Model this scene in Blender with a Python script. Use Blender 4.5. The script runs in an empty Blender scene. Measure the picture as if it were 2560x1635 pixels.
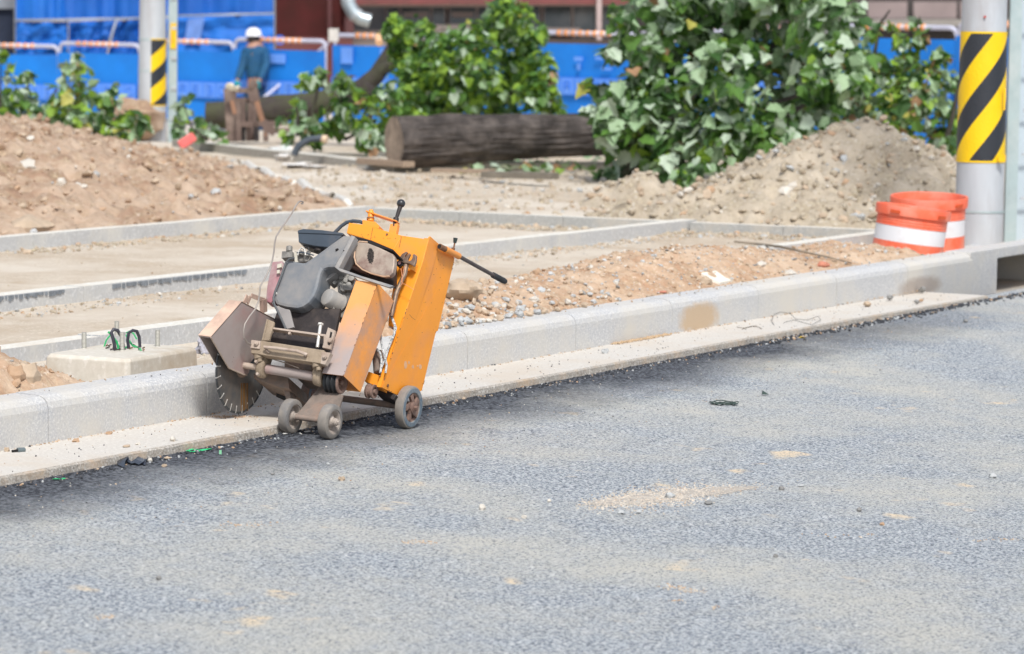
import bpy, bmesh, math, random
from mathutils import Vector as V, Matrix, noise, Quaternion
random.seed(7)
sc = bpy.context.scene
C0 = bpy.context.scene.collection
# ------------------------------------------------------------ camera
FPX = 8880.0; YAW = .4789; PITCH = .0889; ROLL = .0144
CAM = V((-10.875, -6.89, 1.482))
_fw = V((math.cos(YAW), math.sin(YAW), 0)); _rt = V((math.sin(YAW), -math.cos(YAW), 0)); _up = V((0, 0, 1))
CF = _fw*math.cos(PITCH) - _up*math.sin(PITCH); _u = _fw*math.sin(PITCH) + _up*math.cos(PITCH)
CR = _rt*math.cos(ROLL) + _u*math.sin(ROLL); CU = -_rt*math.sin(ROLL) + _u*math.cos(ROLL)
cd = bpy.data.cameras.new('camera'); cam = bpy.data.objects.new('camera', cd); C0.objects.link(cam); sc.camera = cam
cd.sensor_width = 36; cd.lens = FPX/2560*36; cd.clip_start = .5; cd.clip_end = 2000
m = Matrix((CR, CU, -CF)).transposed().to_4x4(); m.translation = CAM; cam.matrix_world = m
cd.dof.use_dof = True; cd.dof.focus_distance = 12.75; cd.dof.aperture_fstop = 5.4
# ------------------------------------------------------------ world, sun, exposure
SUN_EL = math.radians(52); SUN_AZ = math.radians(218)     # direction of the sun, counted from +X
w = bpy.data.worlds.new('World'); sc.world = w; w.use_nodes = True
nt = w.node_tree; bg = nt.nodes['Background']; sky = nt.nodes.new('ShaderNodeTexSky'); sky.sky_type = 'NISHITA'
sky.sun_disc = False; sky.sun_elevation = SUN_EL; sky.sun_rotation = math.pi/2 - SUN_AZ
sky.air_density = 1.0; sky.dust_density = 2.0; sky.ozone_density = .6
hs = nt.nodes.new('ShaderNodeHueSaturation'); hs.inputs['Saturation'].default_value = .6
nt.links.new(sky.outputs[0], hs.inputs['Color']); nt.links.new(hs.outputs[0], bg.inputs[0]); bg.inputs[1].default_value = .125
sd = bpy.data.lights.new('sun', 'SUN'); sd.energy = 2.6; sd.angle = math.radians(9); sd.color = (1, .985, .94)
so = bpy.data.objects.new('sun', sd); C0.objects.link(so)
sdir = V((math.cos(SUN_AZ)*math.cos(SUN_EL), math.sin(SUN_AZ)*math.cos(SUN_EL), math.sin(SUN_EL)))
so.rotation_euler = sdir.to_track_quat('Z', 'Y').to_euler(); so.location = (0, 0, 30)
sc.view_settings.view_transform = 'Standard'; sc.view_settings.look = 'None'; sc.view_settings.exposure = .42; sc.view_settings.gamma = 1
sc.cycles.max_bounces = 6; sc.cycles.transparent_max_bounces = 4

# ------------------------------------------------------------ placing by sight lines onto real planes
def ray(px, py): return CF + CR*((px-1280)/FPX) - CU*((py-817.5)/FPX)
def onp(px, py, pt, n):
    d = ray(px, py); n = V(n); return CAM + d*((V(pt)-CAM).dot(n)/d.dot(n))
def atz(px, py, z=0.): return onp(px, py, (0, 0, z), (0, 0, 1))
def atY(px, py, y): return onp(px, py, (0, y, 0), (0, 1, 0))
def atD(px, py, D): return CAM + ray(px, py)*D
RN = V((0, -.05, 1)).normalized()
def road(px, py): return onp(px, py, (0, -.4, -.03), RN)

# ------------------------------------------------------------ mesh builder
class MB:
    def __init__(s): s.v = []; s.f = []; s.m = []; s.sm = []
    def add(s, vs, fs, mi=0, sm=False):
        b = len(s.v); s.v += [V(x) for x in vs]
        for f in fs: s.f.append([b+i for i in f]); s.m.append(mi); s.sm.append(sm)
        return s
    def ext(s, pts, vec, mi=0):                     # polygon extruded along vec
        n = len(pts); vec = V(vec); P = [V(p) for p in pts]
        nn = V((0, 0, 0))
        for i in range(n): nn += P[i].cross(P[(i+1) % n])
        if nn.dot(vec) > 0: P.reverse()
        vs = P + [p+vec for p in P]
        fs = [list(range(n)), [n+i for i in range(n-1, -1, -1)]]
        fs += [[i, i+n, (i+1) % n+n, (i+1) % n] for i in range(n)]
        return s.add(vs, fs, mi)
    def box(s, c, ax, h, mi=0):
        c = V(c); X, Y, Z = [V(a)*k for a, k in zip(ax, h)]
        vs = [c+X*i+Y*j+Z*k for i in (-1, 1) for j in (-1, 1) for k in (-1, 1)]
        return s.add(vs, [[0, 1, 3, 2], [4, 6, 7, 5], [0, 4, 5, 1], [2, 3, 7, 6], [0, 2, 6, 4], [1, 5, 7, 3]], mi)
    def bar(s, p0, p1, w_, h_, up=(0, 0, 1), mi=0):
        p0 = V(p0); p1 = V(p1); d = (p1-p0); L = d.length; d.normalize(); sd_ = d.cross(V(up)).normalized(); u2 = sd_.cross(d)
        return s.box((p0+p1)/2, (d, sd_, u2), (L/2, w_/2, h_/2), mi)
    def tube(s, pts, r, seg=10, mi=0, caps=True, closed=False):
        P = [V(p) for p in pts]; n = len(P); R_ = r if isinstance(r, (list, tuple)) else [r]*n
        t = (P[1]-P[0]).normalized(); x = t.orthogonal().normalized(); vs = []; fs = []
        for i in range(n):
            if closed: t2 = (P[(i+1) % n]-P[i-1]).normalized()
            else: t2 = ((P[min(i+1, n-1)]-P[max(i-1, 0)])).normalized()
            x = (x - t2*x.dot(t2)).normalized(); y = t2.cross(x)
            for k in range(seg):
                a = 2*math.pi*k/seg; vs.append(P[i] + (x*math.cos(a)+y*math.sin(a))*R_[i])
        for i in range(n if closed else n-1):
            j = (i+1) % n
            for k in range(seg): k2 = (k+1) % seg; fs.append([i*seg+k, i*seg+k2, j*seg+k2, j*seg+k])
        s.add(vs, fs, mi, True)
        if caps and not closed:
            b = len(s.v)-len(vs)
            s.f.append([b+k for k in range(seg-1, -1, -1)]); s.m.append(mi); s.sm.append(False)
            s.f.append([b+(n-1)*seg+k for k in range(seg)]); s.m.append(mi); s.sm.append(False)
        return s
    def lathe(s, p, ax, prof, seg=28, mi=0, ref=None, sm=True):   # prof: (dist along ax, radius)
        p = V(p); ax = V(ax).normalized(); x = ax.orthogonal().normalized() if ref is None else V(ref).normalized(); y = ax.cross(x); vs = []; fs = []
        for t, r in prof:
            for k in range(seg): a = 2*math.pi*k/seg; vs.append(p+ax*t+(x*math.cos(a)+y*math.sin(a))*max(r, 1e-4))
        for i in range(len(prof)-1):
            for k in range(seg): k2 = (k+1) % seg; fs.append([i*seg+k, i*seg+k2, (i+1)*seg+k2, (i+1)*seg+k])
        return s.add(vs, fs, mi, sm)
    def cyl(s, p0, p1, r, seg=20, mi=0, r1=None):
        p0 = V(p0); p1 = V(p1); L = (p1-p0).length; r1 = r if r1 is None else r1; e = min(.12*r, .1*L)
        return s.lathe(p0, p1-p0, [(0, 0), (0, r-e), (e, r), (L-e, r1), (L, r1-e), (L, 0)], seg, mi, None, True)
    def ball(s, c, r, n=12, mi=0, sq=(1, 1, 1), jit=0, seed=0, sm=True):
        c = V(c); vs = []; fs = []; rings = n//2
        rnd = random.Random(seed)
        for i in range(rings+1):
            th = math.pi*i/rings
            for k in range(n):
                ph = 2*math.pi*k/n; d = V((math.sin(th)*math.cos(ph), math.sin(th)*math.sin(ph), math.cos(th)))
                q = 1 + (jit*noise.noise(d*1.7+V((seed*3.1, 0, seed))) if jit else 0)
                vs.append(c+V((d.x*sq[0], d.y*sq[1], d.z*sq[2]))*r*q)
        for i in range(rings):
            for k in range(n): k2 = (k+1) % n; fs.append([i*n+k, (i+1)*n+k, (i+1)*n+k2, i*n+k2])
        return s.add(vs, fs, mi, sm)
    def build(s, name, mat, parent=None, bevel=0, root=None, weld=True, **tags):
        me = bpy.data.meshes.new(name)
        if parent is not None: org = ROOT[parent.name]
        elif root is not None: org = V(root)
        else:
            zs = min(v.z for v in s.v); cx = sum((v.x for v in s.v))/len(s.v); cy = sum((v.y for v in s.v))/len(s.v); org = V((cx, cy, zs))
        me.from_pydata([v-org for v in s.v], [], s.f)
        mats = mat if isinstance(mat, (list, tuple)) else [mat]
        for x in mats: me.materials.append(x)
        me.polygons.foreach_set('material_index', s.m); me.polygons.foreach_set('use_smooth', s.sm)
        o = bpy.data.objects.new(name, me); C0.objects.link(o); ROOT[o.name] = org
        if bevel or weld:
            bm = bmesh.new(); bm.from_mesh(me)
            if weld: bmesh.ops.remove_doubles(bm, verts=bm.verts, dist=1e-5)
            if bevel:
                es = [e for e in bm.edges if len(e.link_faces) == 2 and e.calc_face_angle(0) > .5]
                try: bmesh.ops.bevel(bm, geom=es, offset=bevel, segments=2, profile=.6, affect='EDGES', clamp_overlap=True)
                except Exception: pass
            for e in bm.edges:
                if len(e.link_faces) == 2 and e.calc_face_angle(0) > .6: e.smooth = False
            bm.to_mesh(me); bm.free()
        if parent is not None: o.parent = parent; 
        else: o.location = org
        for k, v_ in tags.items(): o[k] = v_
        return o
ROOT = {}
def thing(name, loc, label, cat, group=None):
    o = bpy.data.objects.new(name, None); C0.objects.link(o); o.location = loc; o.empty_display_size = .1; ROOT[o.name] = V(loc)
    o['label'] = label; o['category'] = cat
    if group: o['group'] = group
    return o
def T(label, cat, group=None):
    d = dict(label=label, category=cat)
    if group: d['group'] = group
    return d

# ------------------------------------------------------------ materials
def mat(name, col, rough=.7, metal=0, var=.15, scale=8, col2=None, amt=.5, sc2=3, chips=None, chip_amt=.62, chip_sc=60, bump=0, bsc=120, spec=.5, trans=0, stretch=None, soft=.12, coat=0):
    m = bpy.data.materials.new(name); m.use_nodes = True; n = m.node_tree.nodes; l = m.node_tree.links; b = n['Principled BSDF']
    tc = n.new('ShaderNodeTexCoord'); mp = n.new('ShaderNodeMapping'); l.new(tc.outputs['Object'], mp.inputs[0])
    if stretch: mp.inputs['Scale'].default_value = stretch
    def nz(s_, det=6, ro=.6):
        t = n.new('ShaderNodeTexNoise'); t.inputs['Scale'].default_value = s_; t.inputs['Detail'].default_value = det; t.inputs['Roughness'].default_value = ro; l.new(mp.outputs[0], t.inputs['Vector']); return t.outputs[0]
    def ramp(f, a, b_):
        r = n.new('ShaderNodeMapRange'); r.inputs[1].default_value = a; r.inputs[2].default_value = b_; l.new(f, r.inputs[0]); return r.outputs[0]
    def mix(f, a, b_):
        x = n.new('ShaderNodeMix'); x.data_type = 'RGBA'
        l.new(f, x.inputs[0])
        for s_, k in ((a, 6), (b_, 7)):
            if isinstance(s_, tuple): x.inputs[k].default_value = (*s_, 1)
            else: l.new(s_, x.inputs[k])
        return x.outputs[2]
    f1 = ramp(nz(scale), .3, .7)
    c = mix(f1, tuple(max(0, k*(1-var)) for k in col), tuple(min(1, k*(1+var)) for k in col))
    if col2: c = mix(ramp(nz(sc2, 5, .65), amt-soft, amt+soft), c, col2)
    if chips: c = mix(ramp(nz(chip_sc, 4, .7), chip_amt, chip_amt+.03), c, chips)
    l.new(c, b.inputs['Base Color']); b.inputs['Roughness'].default_value = rough; b.inputs['Metallic'].default_value = metal
    b.inputs['Specular IOR Level'].default_value = spec; b.inputs['Coat Weight'].default_value = coat
    if bump:
        bp = n.new('ShaderNodeBump'); bp.inputs['Strength'].default_value = bump; bp.inputs['Distance'].default_value = .01; l.new(nz(bsc, 6, .7), bp.inputs['Height']); l.new(bp.outputs[0], b.inputs['Normal'])
    if trans:
        tr = n.new('ShaderNodeBsdfTranslucent'); l.new(c, tr.inputs[0]); ms = n.new('ShaderNodeMixShader'); ms.inputs[0].default_value = trans
        l.new(b.outputs[0], ms.inputs[1]); l.new(tr.outputs[0], ms.inputs[2]); l.new(ms.outputs[0], n['Material Output'].inputs[0])
    return m
DUST = (.30, .215, .175)
M = {}
M['orange'] = mat('orange_paint', (.83, .30, .022), .45, 0, .06, 5, (.70, .27, .08), .60, 4, (.10, .035, .02), .70, 70, .05, 200)
M['orange_dusty'] = mat('orange_paint_dusty', (.80, .31, .06), .6, 0, .10, 6, (.44, .27, .20), .50, 5, (.09, .04, .03), .68, 80, .08, 200)
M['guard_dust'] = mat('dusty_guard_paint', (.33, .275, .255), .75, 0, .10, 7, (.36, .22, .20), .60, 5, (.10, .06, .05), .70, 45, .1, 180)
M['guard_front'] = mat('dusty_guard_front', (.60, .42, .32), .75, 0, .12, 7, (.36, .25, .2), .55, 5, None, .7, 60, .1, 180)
M['beam'] = mat('mud_caked_steel', (.34, .265, .19), .8, 0, .2, 14, (.22, .17, .12), .6, 9, (.09, .06, .04), .68, 70, .25, 220)
M['beamlite'] = mat('dusty_steel', (.42, .34, .28), .75, 0, .15, 14, (.3, .22, .17), .6, 12, None, .7, 60, .2, 220)
M['rust'] = mat('rusty_steel', (.16, .085, .05), .8, .2, .3, 20, (.30, .14, .07), .58, 14, (.04, .03, .025), .66, 60, .3, 240)
M['brownm'] = mat('dusty_brown_steel', (.20, .16, .135), .8, .1, .25, 16, (.30, .2, .15), .58, 12, None, .7, 60, .2, 240)
M['darkm'] = mat('dark_metal_and_shade', (.035, .028, .028), .6, .2, .3, 16, (.09, .07, .06), .6, 10, None, .7, 60, .2, 200)  # dark parts; also paints the shade in the deck gap and engine cavity
M['black'] = mat('black_rubber', (.022, .024, .027), .55, 0, .25, 20, (.07, .065, .06), .62, 12, None, .7, 60, .1, 200)
M['knobblk'] = mat('black_knob', (.03, .032, .036), .35, 0, .2, 20)
M['greypl'] = mat('grey_engine_shroud', (.135, .155, .18), .5, 0, .12, 5, (.33, .29, .25), .60, 5, (.45, .45, .43), .76, 60, .06, 200, soft=.2)
M['alu'] = mat('dusty_cast_metal', (.30, .285, .26), .6, .3, .25, 25, (.13, .12, .11), .55, 18, None, .7, 60, .3, 200)
M['filter'] = mat('dusty_filter_can', (.42, .385, .34), .65, .1, .1, 12, (.30, .29, .28), .55, 9)
M['airf'] = mat('blue_black_plastic', (.045, .06, .08), .5, 0, .15, 12, (.12, .11, .11), .62, 7)
M['maroon'] = mat('dusty_maroon_paint', (.33, .14, .16), .65, 0, .15, 9, (.42, .31, .3), .5, 8)
M['muff'] = mat('heat_worn_muffler', (.42, .34, .275), .55, .3, .2, 14, (.17, .085, .07), .57, 9, (.40, .20, .10), .70, 50, .15, 150)
M['muffdk'] = mat('dark_rust_muffler', (.12, .055, .05), .7, .3, .3, 20, (.25, .12, .08), .6, 12, None, .7, 60, .2, 150)
M['hole'] = mat('hole_black', (.012, .01, .01), .9)  # paints the dark inside holes, slots and gaps; also plain black parts
M['tyre'] = mat('dusty_grey_tyre', (.24, .215, .19), .85, 0, .15, 20, (.15, .15, .155), .58, 12, None, .7, 60, .2, 260)
M['tyreblue'] = mat('worn_blue_grey_tyre', (.11, .15, .19), .75, 0, .2, 20, (.30, .29, .27), .58, 22, None, .7, 60, .2, 260)
M['rim'] = mat('rusty_brown_rim', (.20, .125, .10), .7, .2, .2, 24, (.30, .2, .16), .56, 18, None, .7, 60, .2, 220)
M['rimgrey'] = mat('dusty_grey_rim', (.36, .31, .27), .75, .1, .15, 20, (.24, .18, .14), .58, 14, None, .7, 60, .15, 220)
M['blade'] = mat('steel_blade', (.15, .155, .16), .42, .6, .15, 8, (.30, .25, .21), .56, 6, None, .7, 60, .03, 300)
M['segment'] = mat('bright_worn_steel', (.62, .60, .56), .45, .4, .1, 40)
M['amber'] = mat('amber_metal', (.19, .10, .035), .5, .3, .2, 30)
M['boltlite'] = mat('light_bolt', (.62, .6, .56), .5, .4, .1, 30)
M['rope'] = mat('white_braided_hose', (.55, .55, .54), .8, 0, .2, 60, (.15, .18, .2), .54, 170, None, .7, 60, .4, 300, soft=.03)
M['wire'] = mat('grey_wire', (.36, .32, .29), .5, .4, .15, 20)
M['copper'] = mat('copper_string', (.65, .28, .14), .6)
M['pink'] = mat('pink_cap', (.75, .42, .42), .5)
M['darkglass'] = mat('knob_green_black', (.02, .035, .035), .35)
M['kerb'] = None

# speckled mineral surfaces
def mineral_hook(): pass
def mineral(name, base, dark, lite, sp=140, cov=.5, rough=.85, bump=.3, patch=None, pamt=.6, psc=1.2, bsc=None, joints=None, stretch=None, tan=None, mid=None, edge=None, stains=None):
    m = bpy.data.materials.new(name); m.use_nodes = True; n = m.node_tree.nodes; l = m.node_tree.links; b = n['Principled BSDF']
    tc = n.new('ShaderNodeTexCoord'); mp = n.new('ShaderNodeMapping'); l.new(tc.outputs['Object'], mp.inputs[0])
    if stretch: mp.inputs['Scale'].default_value = stretch
    co = mp.outputs[0]
    def nz(s_, det=4, ro=.6):
        t = n.new('ShaderNodeTexNoise'); t.inputs['Scale'].default_value = s_; t.inputs['Detail'].default_value = det; t.inputs['Roughness'].default_value = ro; l.new(co, t.inputs['Vector']); return t.outputs[0]
    def ramp(f, a, b_):
        r = n.new('ShaderNodeMapRange'); r.inputs[1].default_value = a; r.inputs[2].default_value = b_; l.new(f, r.inputs[0]); return r.outputs[0]
    def mix(f, a, b_):
        x = n.new('ShaderNodeMix'); x.data_type = 'RGBA'; l.new(f, x.inputs[0])
        for s_, k in ((a, 6), (b_, 7)):
            if isinstance(s_, tuple): x.inputs[k].default_value = (*s_, 1)
            else: l.new(s_, x.inputs[k])
        return x.outputs[2]
    c = mix(ramp(nz(sp, 3, .6), .37 if edge else .36, .55 if edge else .64), dark, base)
    c = mix(ramp(nz(sp*.83, 2, .5), .56, .66), c, lite)
    if mid: c = mix(ramp(nz(mid[1], 4, .65), .45-mid[2]*.2, .75-mid[2]*.2), c, mid[0])
    if patch: c = mix(ramp(nz(psc, 6, .7), pamt-.1, pamt+.12), c, patch)
    if tan: c = mix(ramp(nz(tan[1], 3, .55), tan[2], tan[2]+.09), c, tan[0])
    if edge:      # dark aggregate showing through the dust
        fk_ = ramp(nz(sp*1.15, 3, .65), .455, .365); c = mix(fk_, c, dark); fk2 = ramp(nz(sp*.45, 4, .7), .42, .30); c = mix(fk2, c, (.26, .28, .33))
    def mth(op, x, y=None):
        k = n.new('ShaderNodeMath'); k.operation = op
        for i, s_ in enumerate((x, y)):
            if s_ is None: continue
            if isinstance(s_, (int, float)): k.inputs[i].default_value = s_
            else: l.new(s_, k.inputs[i])
        return k.outputs[0]
    if edge or stains:
        sx = n.new('ShaderNodeSeparateXYZ'); l.new(tc.outputs['Object'], sx.inputs[0])
    if edge:      # fresher, darker mix beside the gutter, ragged
        e = mth('ADD', sx.outputs[1], mth('MULTIPLY', mth('SUBTRACT', nz(1.1, 5, .6), .5), .75)); e = mth('ADD', e, mth('MULTIPLY', mth('SUBTRACT', nz(14, 3, .6), .5), .18))
        fade = ramp(mth('SUBTRACT', 0.0, sx.outputs[0]), -7.2, -4.2)
        spk = mix(ramp(nz(sp*.7, 3, .6), .40, .62), (.02, .022, .03), (.15, .16, .18))
        c = mix(mth('MULTIPLY', mth('MULTIPLY', ramp(e, -.95, -.50), fade), 1.0), c, spk)
    for (X_, Z_, hx, hz, col_, st) in (stains or ()):
        dx = mth('POWER', mth('ABSOLUTE', mth('DIVIDE', mth('SUBTRACT', sx.outputs[0], X_), hx)), 2.2); dz_ = mth('POWER', mth('ABSOLUTE', mth('DIVIDE', mth('SUBTRACT', sx.outputs[2], Z_), hz)), 2.2)
        dd = mth('ADD', mth('ADD', dx, dz_), mth('MULTIPLY', mth('SUBTRACT', nz(22, 5, .75), .5), 1.9)); f_ = mth('MULTIPLY', mth('MULTIPLY', ramp(dd, 1.5, .5), mth('LESS_THAN', sx.outputs[1], .03)), st)
        c = mix(f_, c, col_)
    l.new(c, b.inputs['Base Color']); b.inputs['Roughness'].default_value = rough; b.inputs['Specular IOR Level'].default_value = .3
    bp = n.new('ShaderNodeBump'); bp.inputs['Strength'].default_value = bump; bp.inputs['Distance'].default_value = .01
    l.new(nz(bsc or sp*.6, 5, .7), bp.inputs['Height']); l.new(bp.outputs[0], b.inputs['Normal'])
    return m
M['asphalt'] = mineral('dusty_asphalt', (.485, .515, .54), (.10, .12, .15), (.66, .67, .67), 92, .5, .9, 1.0, (.56, .54, .48), .53, .8, 80, tan=((.72, .60, .44), 4.4, .655), edge=True)
M['asphalt_edge'] = mineral('dark_fresh_asphalt', (.075, .08, .092), (.02, .022, .028), (.2, .2, .2), 90, .5, .8, .9, (.2, .195, .19), .6, 3, 60)
S1 = atY(1748, 790, 0); S2 = atY(2300, 722, 0)
M['granite'] = mineral('granite_kerb', (.56, .555, .545), (.40, .405, .425), (.64, .635, .62), 120, .5, .75, .2, (.56, .53, .48), .50, 1.6, stains=((S1.x, .055, .21, .068, (.50, .365, .235), .9), (S2.x, .02, .30, .055, (.33, .27, .23), .75)))
M['concrete'] = mineral('pale_concrete', (.60, .565, .515), (.52, .485, .44), (.65, .62, .57), 90, .5, .85, .15, (.55, .475, .39), .58, 1.6)
M['concrete_rough'] = mineral('rough_concrete_edge', (.47, .435, .385), (.26, .23, .20), (.56, .53, .49), 130, .5, .9, .6, (.46, .35, .25), .58, 6)
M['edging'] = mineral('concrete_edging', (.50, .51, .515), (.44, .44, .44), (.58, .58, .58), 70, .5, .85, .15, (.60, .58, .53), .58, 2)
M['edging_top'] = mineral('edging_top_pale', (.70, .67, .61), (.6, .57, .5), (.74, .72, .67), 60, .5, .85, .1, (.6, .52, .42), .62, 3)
M['edging_shade'] = mineral('edging_shaded_grey', (.40, .405, .39), (.34, .34, .33), (.46, .46, .45), 60, .5, .85, .1, (.5, .46, .4), .6, 3)  # darker copy of the edging: shade on the cross faces painted into the colour
M['sand'] = mineral('packed_sand', (.60, .515, .41), (.42, .35, .27), (.69, .62, .53), 60, .5, .95, .8, (.63, .565, .48), .52, .8, 45, mid=((.47, .38, .285), 5, .6))
M['soil'] = mineral('brown_soil', (.475, .36, .235), (.20, .14, .085), (.56, .45, .36), 30, .5, .95, 1.0, (.49, .37, .275), .52, 2.0, 22, mid=((.31, .195, .13), 11, .7))
M['soil2'] = mineral('tan_soil', (.50, .385, .255), (.32, .20, .13), (.66, .55, .44), 60, .5, .95, .8, (.58, .44, .32), .52, 3.0, 50, mid=((.44, .27, .17), 18, .5))
M['gravel'] = mineral('grey_tan_gravel', (.52, .45, .325), (.20, .16, .12), (.58, .53, .46), 42, .5, .95, .9, (.49, .42, .33), .5, 3.0, 30, mid=((.32, .26, .19), 12, .5))
STONE = [mat('stone_tan', (.45, .35, .255), .9, 0, .2, 12), mat('stone_grey', (.42, .43, .43), .85, 0, .2, 12), mat('stone_white', (.56, .52, .46), .85, 0, .12, 12), mat('stone_ochre', (.42, .28, .18), .9, 0, .2, 12), mat('stone_dark', (.24, .235, .225), .85, 0, .2, 12)]
# ------------------------------------------------------------ SETTING
_w = atD(632, 352, 46.5); WKX, WKY = _w.x, _w.y
def fbm(x, y, s, o=4): return noise.fractal(V((x*s, y*s, 0)), 1.0, 2.0, o, noise_basis='PERLIN_ORIGINAL')
def ground_z(x, y):
    d = (V((x, y, 0))-V((CAM.x, CAM.y, 0))).length
    z = .095 + .012*fbm(x, y, 1.3) + .006*fbm(x+9, y, 7)
    if x > 9.5: z += .02*fbm(x, y, .9)*min(1, (x-9.5)) + .012*fbm(x, y, 5)*min(1, (x-9.5))
    if d > 36: z -= .16*min(1, (d-36)/8)
    q = V((x, y)) - V((WKX, WKY)); z -= .27*math.exp(-q.length_squared/1.6)
    return z
def grid(x0, x1, y0, y1, step, fn, mask=None):
    b = MB(); nx = int(round((x1-x0)/step)); ny = int(round((y1-y0)/step)); idx = {}
    for i in range(nx+1):
        for j in range(ny+1):
            x = x0+i*step; y = y0+j*step
            idx[i, j] = len(b.v); b.v.append(V((x, y, fn(x, y))))
    for i in range(nx):
        for j in range(ny):
            if mask and not mask(x0+(i+.5)*step, y0+(j+.5)*step): continue
            b.f.append([idx[i, j], idx[i+1, j], idx[i+1, j+1], idx[i, j+1]]); b.m.append(0); b.sm.append(True)
    return b
def gfine(name, x0, x1, y0, y1, step): return None
# one ground sheet: fine in view, coarse far away
def ground():
    b = MB()
    xs = [-300, -80, -30, -12] + [-8+.25*i for i in range(0, 72)] + [10+.3*i for i in range(0, 90)] + [38, 44, 60, 120, 300, 500]
    ys = [.13+.0*0, .25, .4, .6, .8] + [1+.22*i for i in range(0, 110)] + [26, 32, 45, 80, 200, 500]
    for x in xs:
        for y in ys: b.v.append(V((x, y, ground_z(x, y))))
    n = len(ys)
    for i in range(len(xs)-1):
        for j in range(n-1): b.f.append([i*n+j, (i+1)*n+j, (i+1)*n+j+1, i*n+j+1]); b.m.append(0); b.sm.append(True)
    return b
o = ground().build('ground', M['sand'], kind='structure', root=(0, 0, 0))
def roadz(y): return -.03+.05*(max(y, -5.5)+.4)
b = MB(); ys = [-.30, -.5, -1, -2, -3, -4, -5, -5.5, -60, -300]; xs = [-300, -30, -8, -4, 0, 4, 8, 12, 20, 60, 300]
for x in xs:
    for y in ys: b.v.append(V((x, y, roadz(y))))
for i in range(len(xs)-1):
    for j in range(len(ys)-1): b.f.append([i*len(ys)+j, i*len(ys)+j+1, (i+1)*len(ys)+j+1, (i+1)*len(ys)+j]); b.m.append(0); b.sm.append(True)
b.build('road', M['asphalt'], kind='structure', root=(0, 0, 0))
# gutter
def gutterY(x): return -.36 - .012*fbm(x, 1, 1.5)
b = MB(); N = 260; GX0, GX1 = -6.0, 7.25
for i in range(N+1):
    x = GX0+(GX1-GX0)*i/N; dz = -.012*max(0, x-5)/2.2
    ge = -.372+.005*fbm(x, 0, 3); taper = 1
    b.v += [V((x, .0, .002+dz)), V((x, ge+.012, .0+dz)), V((x, ge, -.006+dz)), V((x, ge-.006-.01*noise.noise(V((x*9, 0, 0))), -.06+dz*1.2))]
for i in range(N):
    for k in range(3):
        b.f.append([i*4+k, i*4+k+1, (i+1)*4+k+1, (i+1)*4+k]); b.m.append(0 if k == 0 else 1); b.sm.append(False)
b.f.append([N*4+k for k in range(4)]); b.m.append(1); b.sm.append(False)
b.build('gutter', [M['concrete'], M['concrete_rough']], kind='structure', root=(0, 0, 0))
# kerb of one metre granite blocks
KT = .165; KW = .135
def kprofile(x0, x1, sag=0):
    pr = [(0, -.08), (0, .118), (.006, .139), (.018, .152), (.036, .160), (.055, KT-.003), (KW, KT), (KW, -.08)]
    return [V((x0, y, z)) for y, z in pr], [V((x1, y, z)) for y, z in pr]
def kblock(b, x0, x1):
    A, B = kprofile(x0+.003, x1-.003); n = len(A); j = random.uniform(-.0015, .0015)
    A = [p+V((0, j, j)) for p in A]; B = [p+V((0, j, j)) for p in B]
    fs = [[i, (i+1) % n, (i+1) % n+n, i+n] for i in range(n)]+[list(range(n))[::-1], [n+i for i in range(n)]]
    b.add(A+B, fs, 0, False)
b = MB()
for i in range(-8, 8): kblock(b, i, i+1)
b.add([(-8, .004, -.08), (7.9, .004, -.08), (7.9, .004, .12), (-8, .004, .12)], [[0, 1, 2, 3]], 1)
kerb = b.build('kerb', [M['granite'], M['hole']], kind='structure', root=(0, 0, 0))
M['stain'] = mineral('dried_soil_film', (.50, .36, .23), (.42, .30, .19), (.56, .43, .30), 110, .5, .95, .5)
# drain inlet block at the far end
b = MB()
IX0, IX1 = 8.0, 9.75
b.box(((7.97+8.42)/2, KW/2+.01, .035), ((1, 0, 0), (0, 1, 0), (0, 0, 1)), ((8.42-7.97)/2, KW/2+.008, .132))
b.box(((8.423+9.6)/2, KW/2+.01, .137), ((1, 0, 0), (0, 1, 0), (0, 0, 1)), ((9.6-8.423)/2, KW/2+.008, .030))
b.box((10.3, KW/2+.01, .035), ((1, 0, 0), (0, 1, 0), (0, 0, 1)), (.695, KW/2+.008, .132))
b.box((9.02, .52, -.03), ((1, 0, 0), (0, 1, 0), (0, 0, 1)), (.62, .03, .137))
b.box((8.395, .33, -.05), ((1, 0, 0), (0, 1, 0), (0, 0, 1)), (.026, .16, .12))
b.box((9.62, .33, -.05), ((1, 0, 0), (0, 1, 0), (0, 0, 1)), (.03, .16, .12))
b.box((9.0, .2, -.12), ((1, 0, 0), (0, 1, 0), (0, 0, 1)), (.6, .3, .02), 2)
b.build('drain_inlet', [M['granite'], M['darkm'], M['concrete_rough']], bevel=.006, **T('concrete storm drain inlet opening in the kerb at the foot of the big steel pole', 'drain inlet'))
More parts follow.
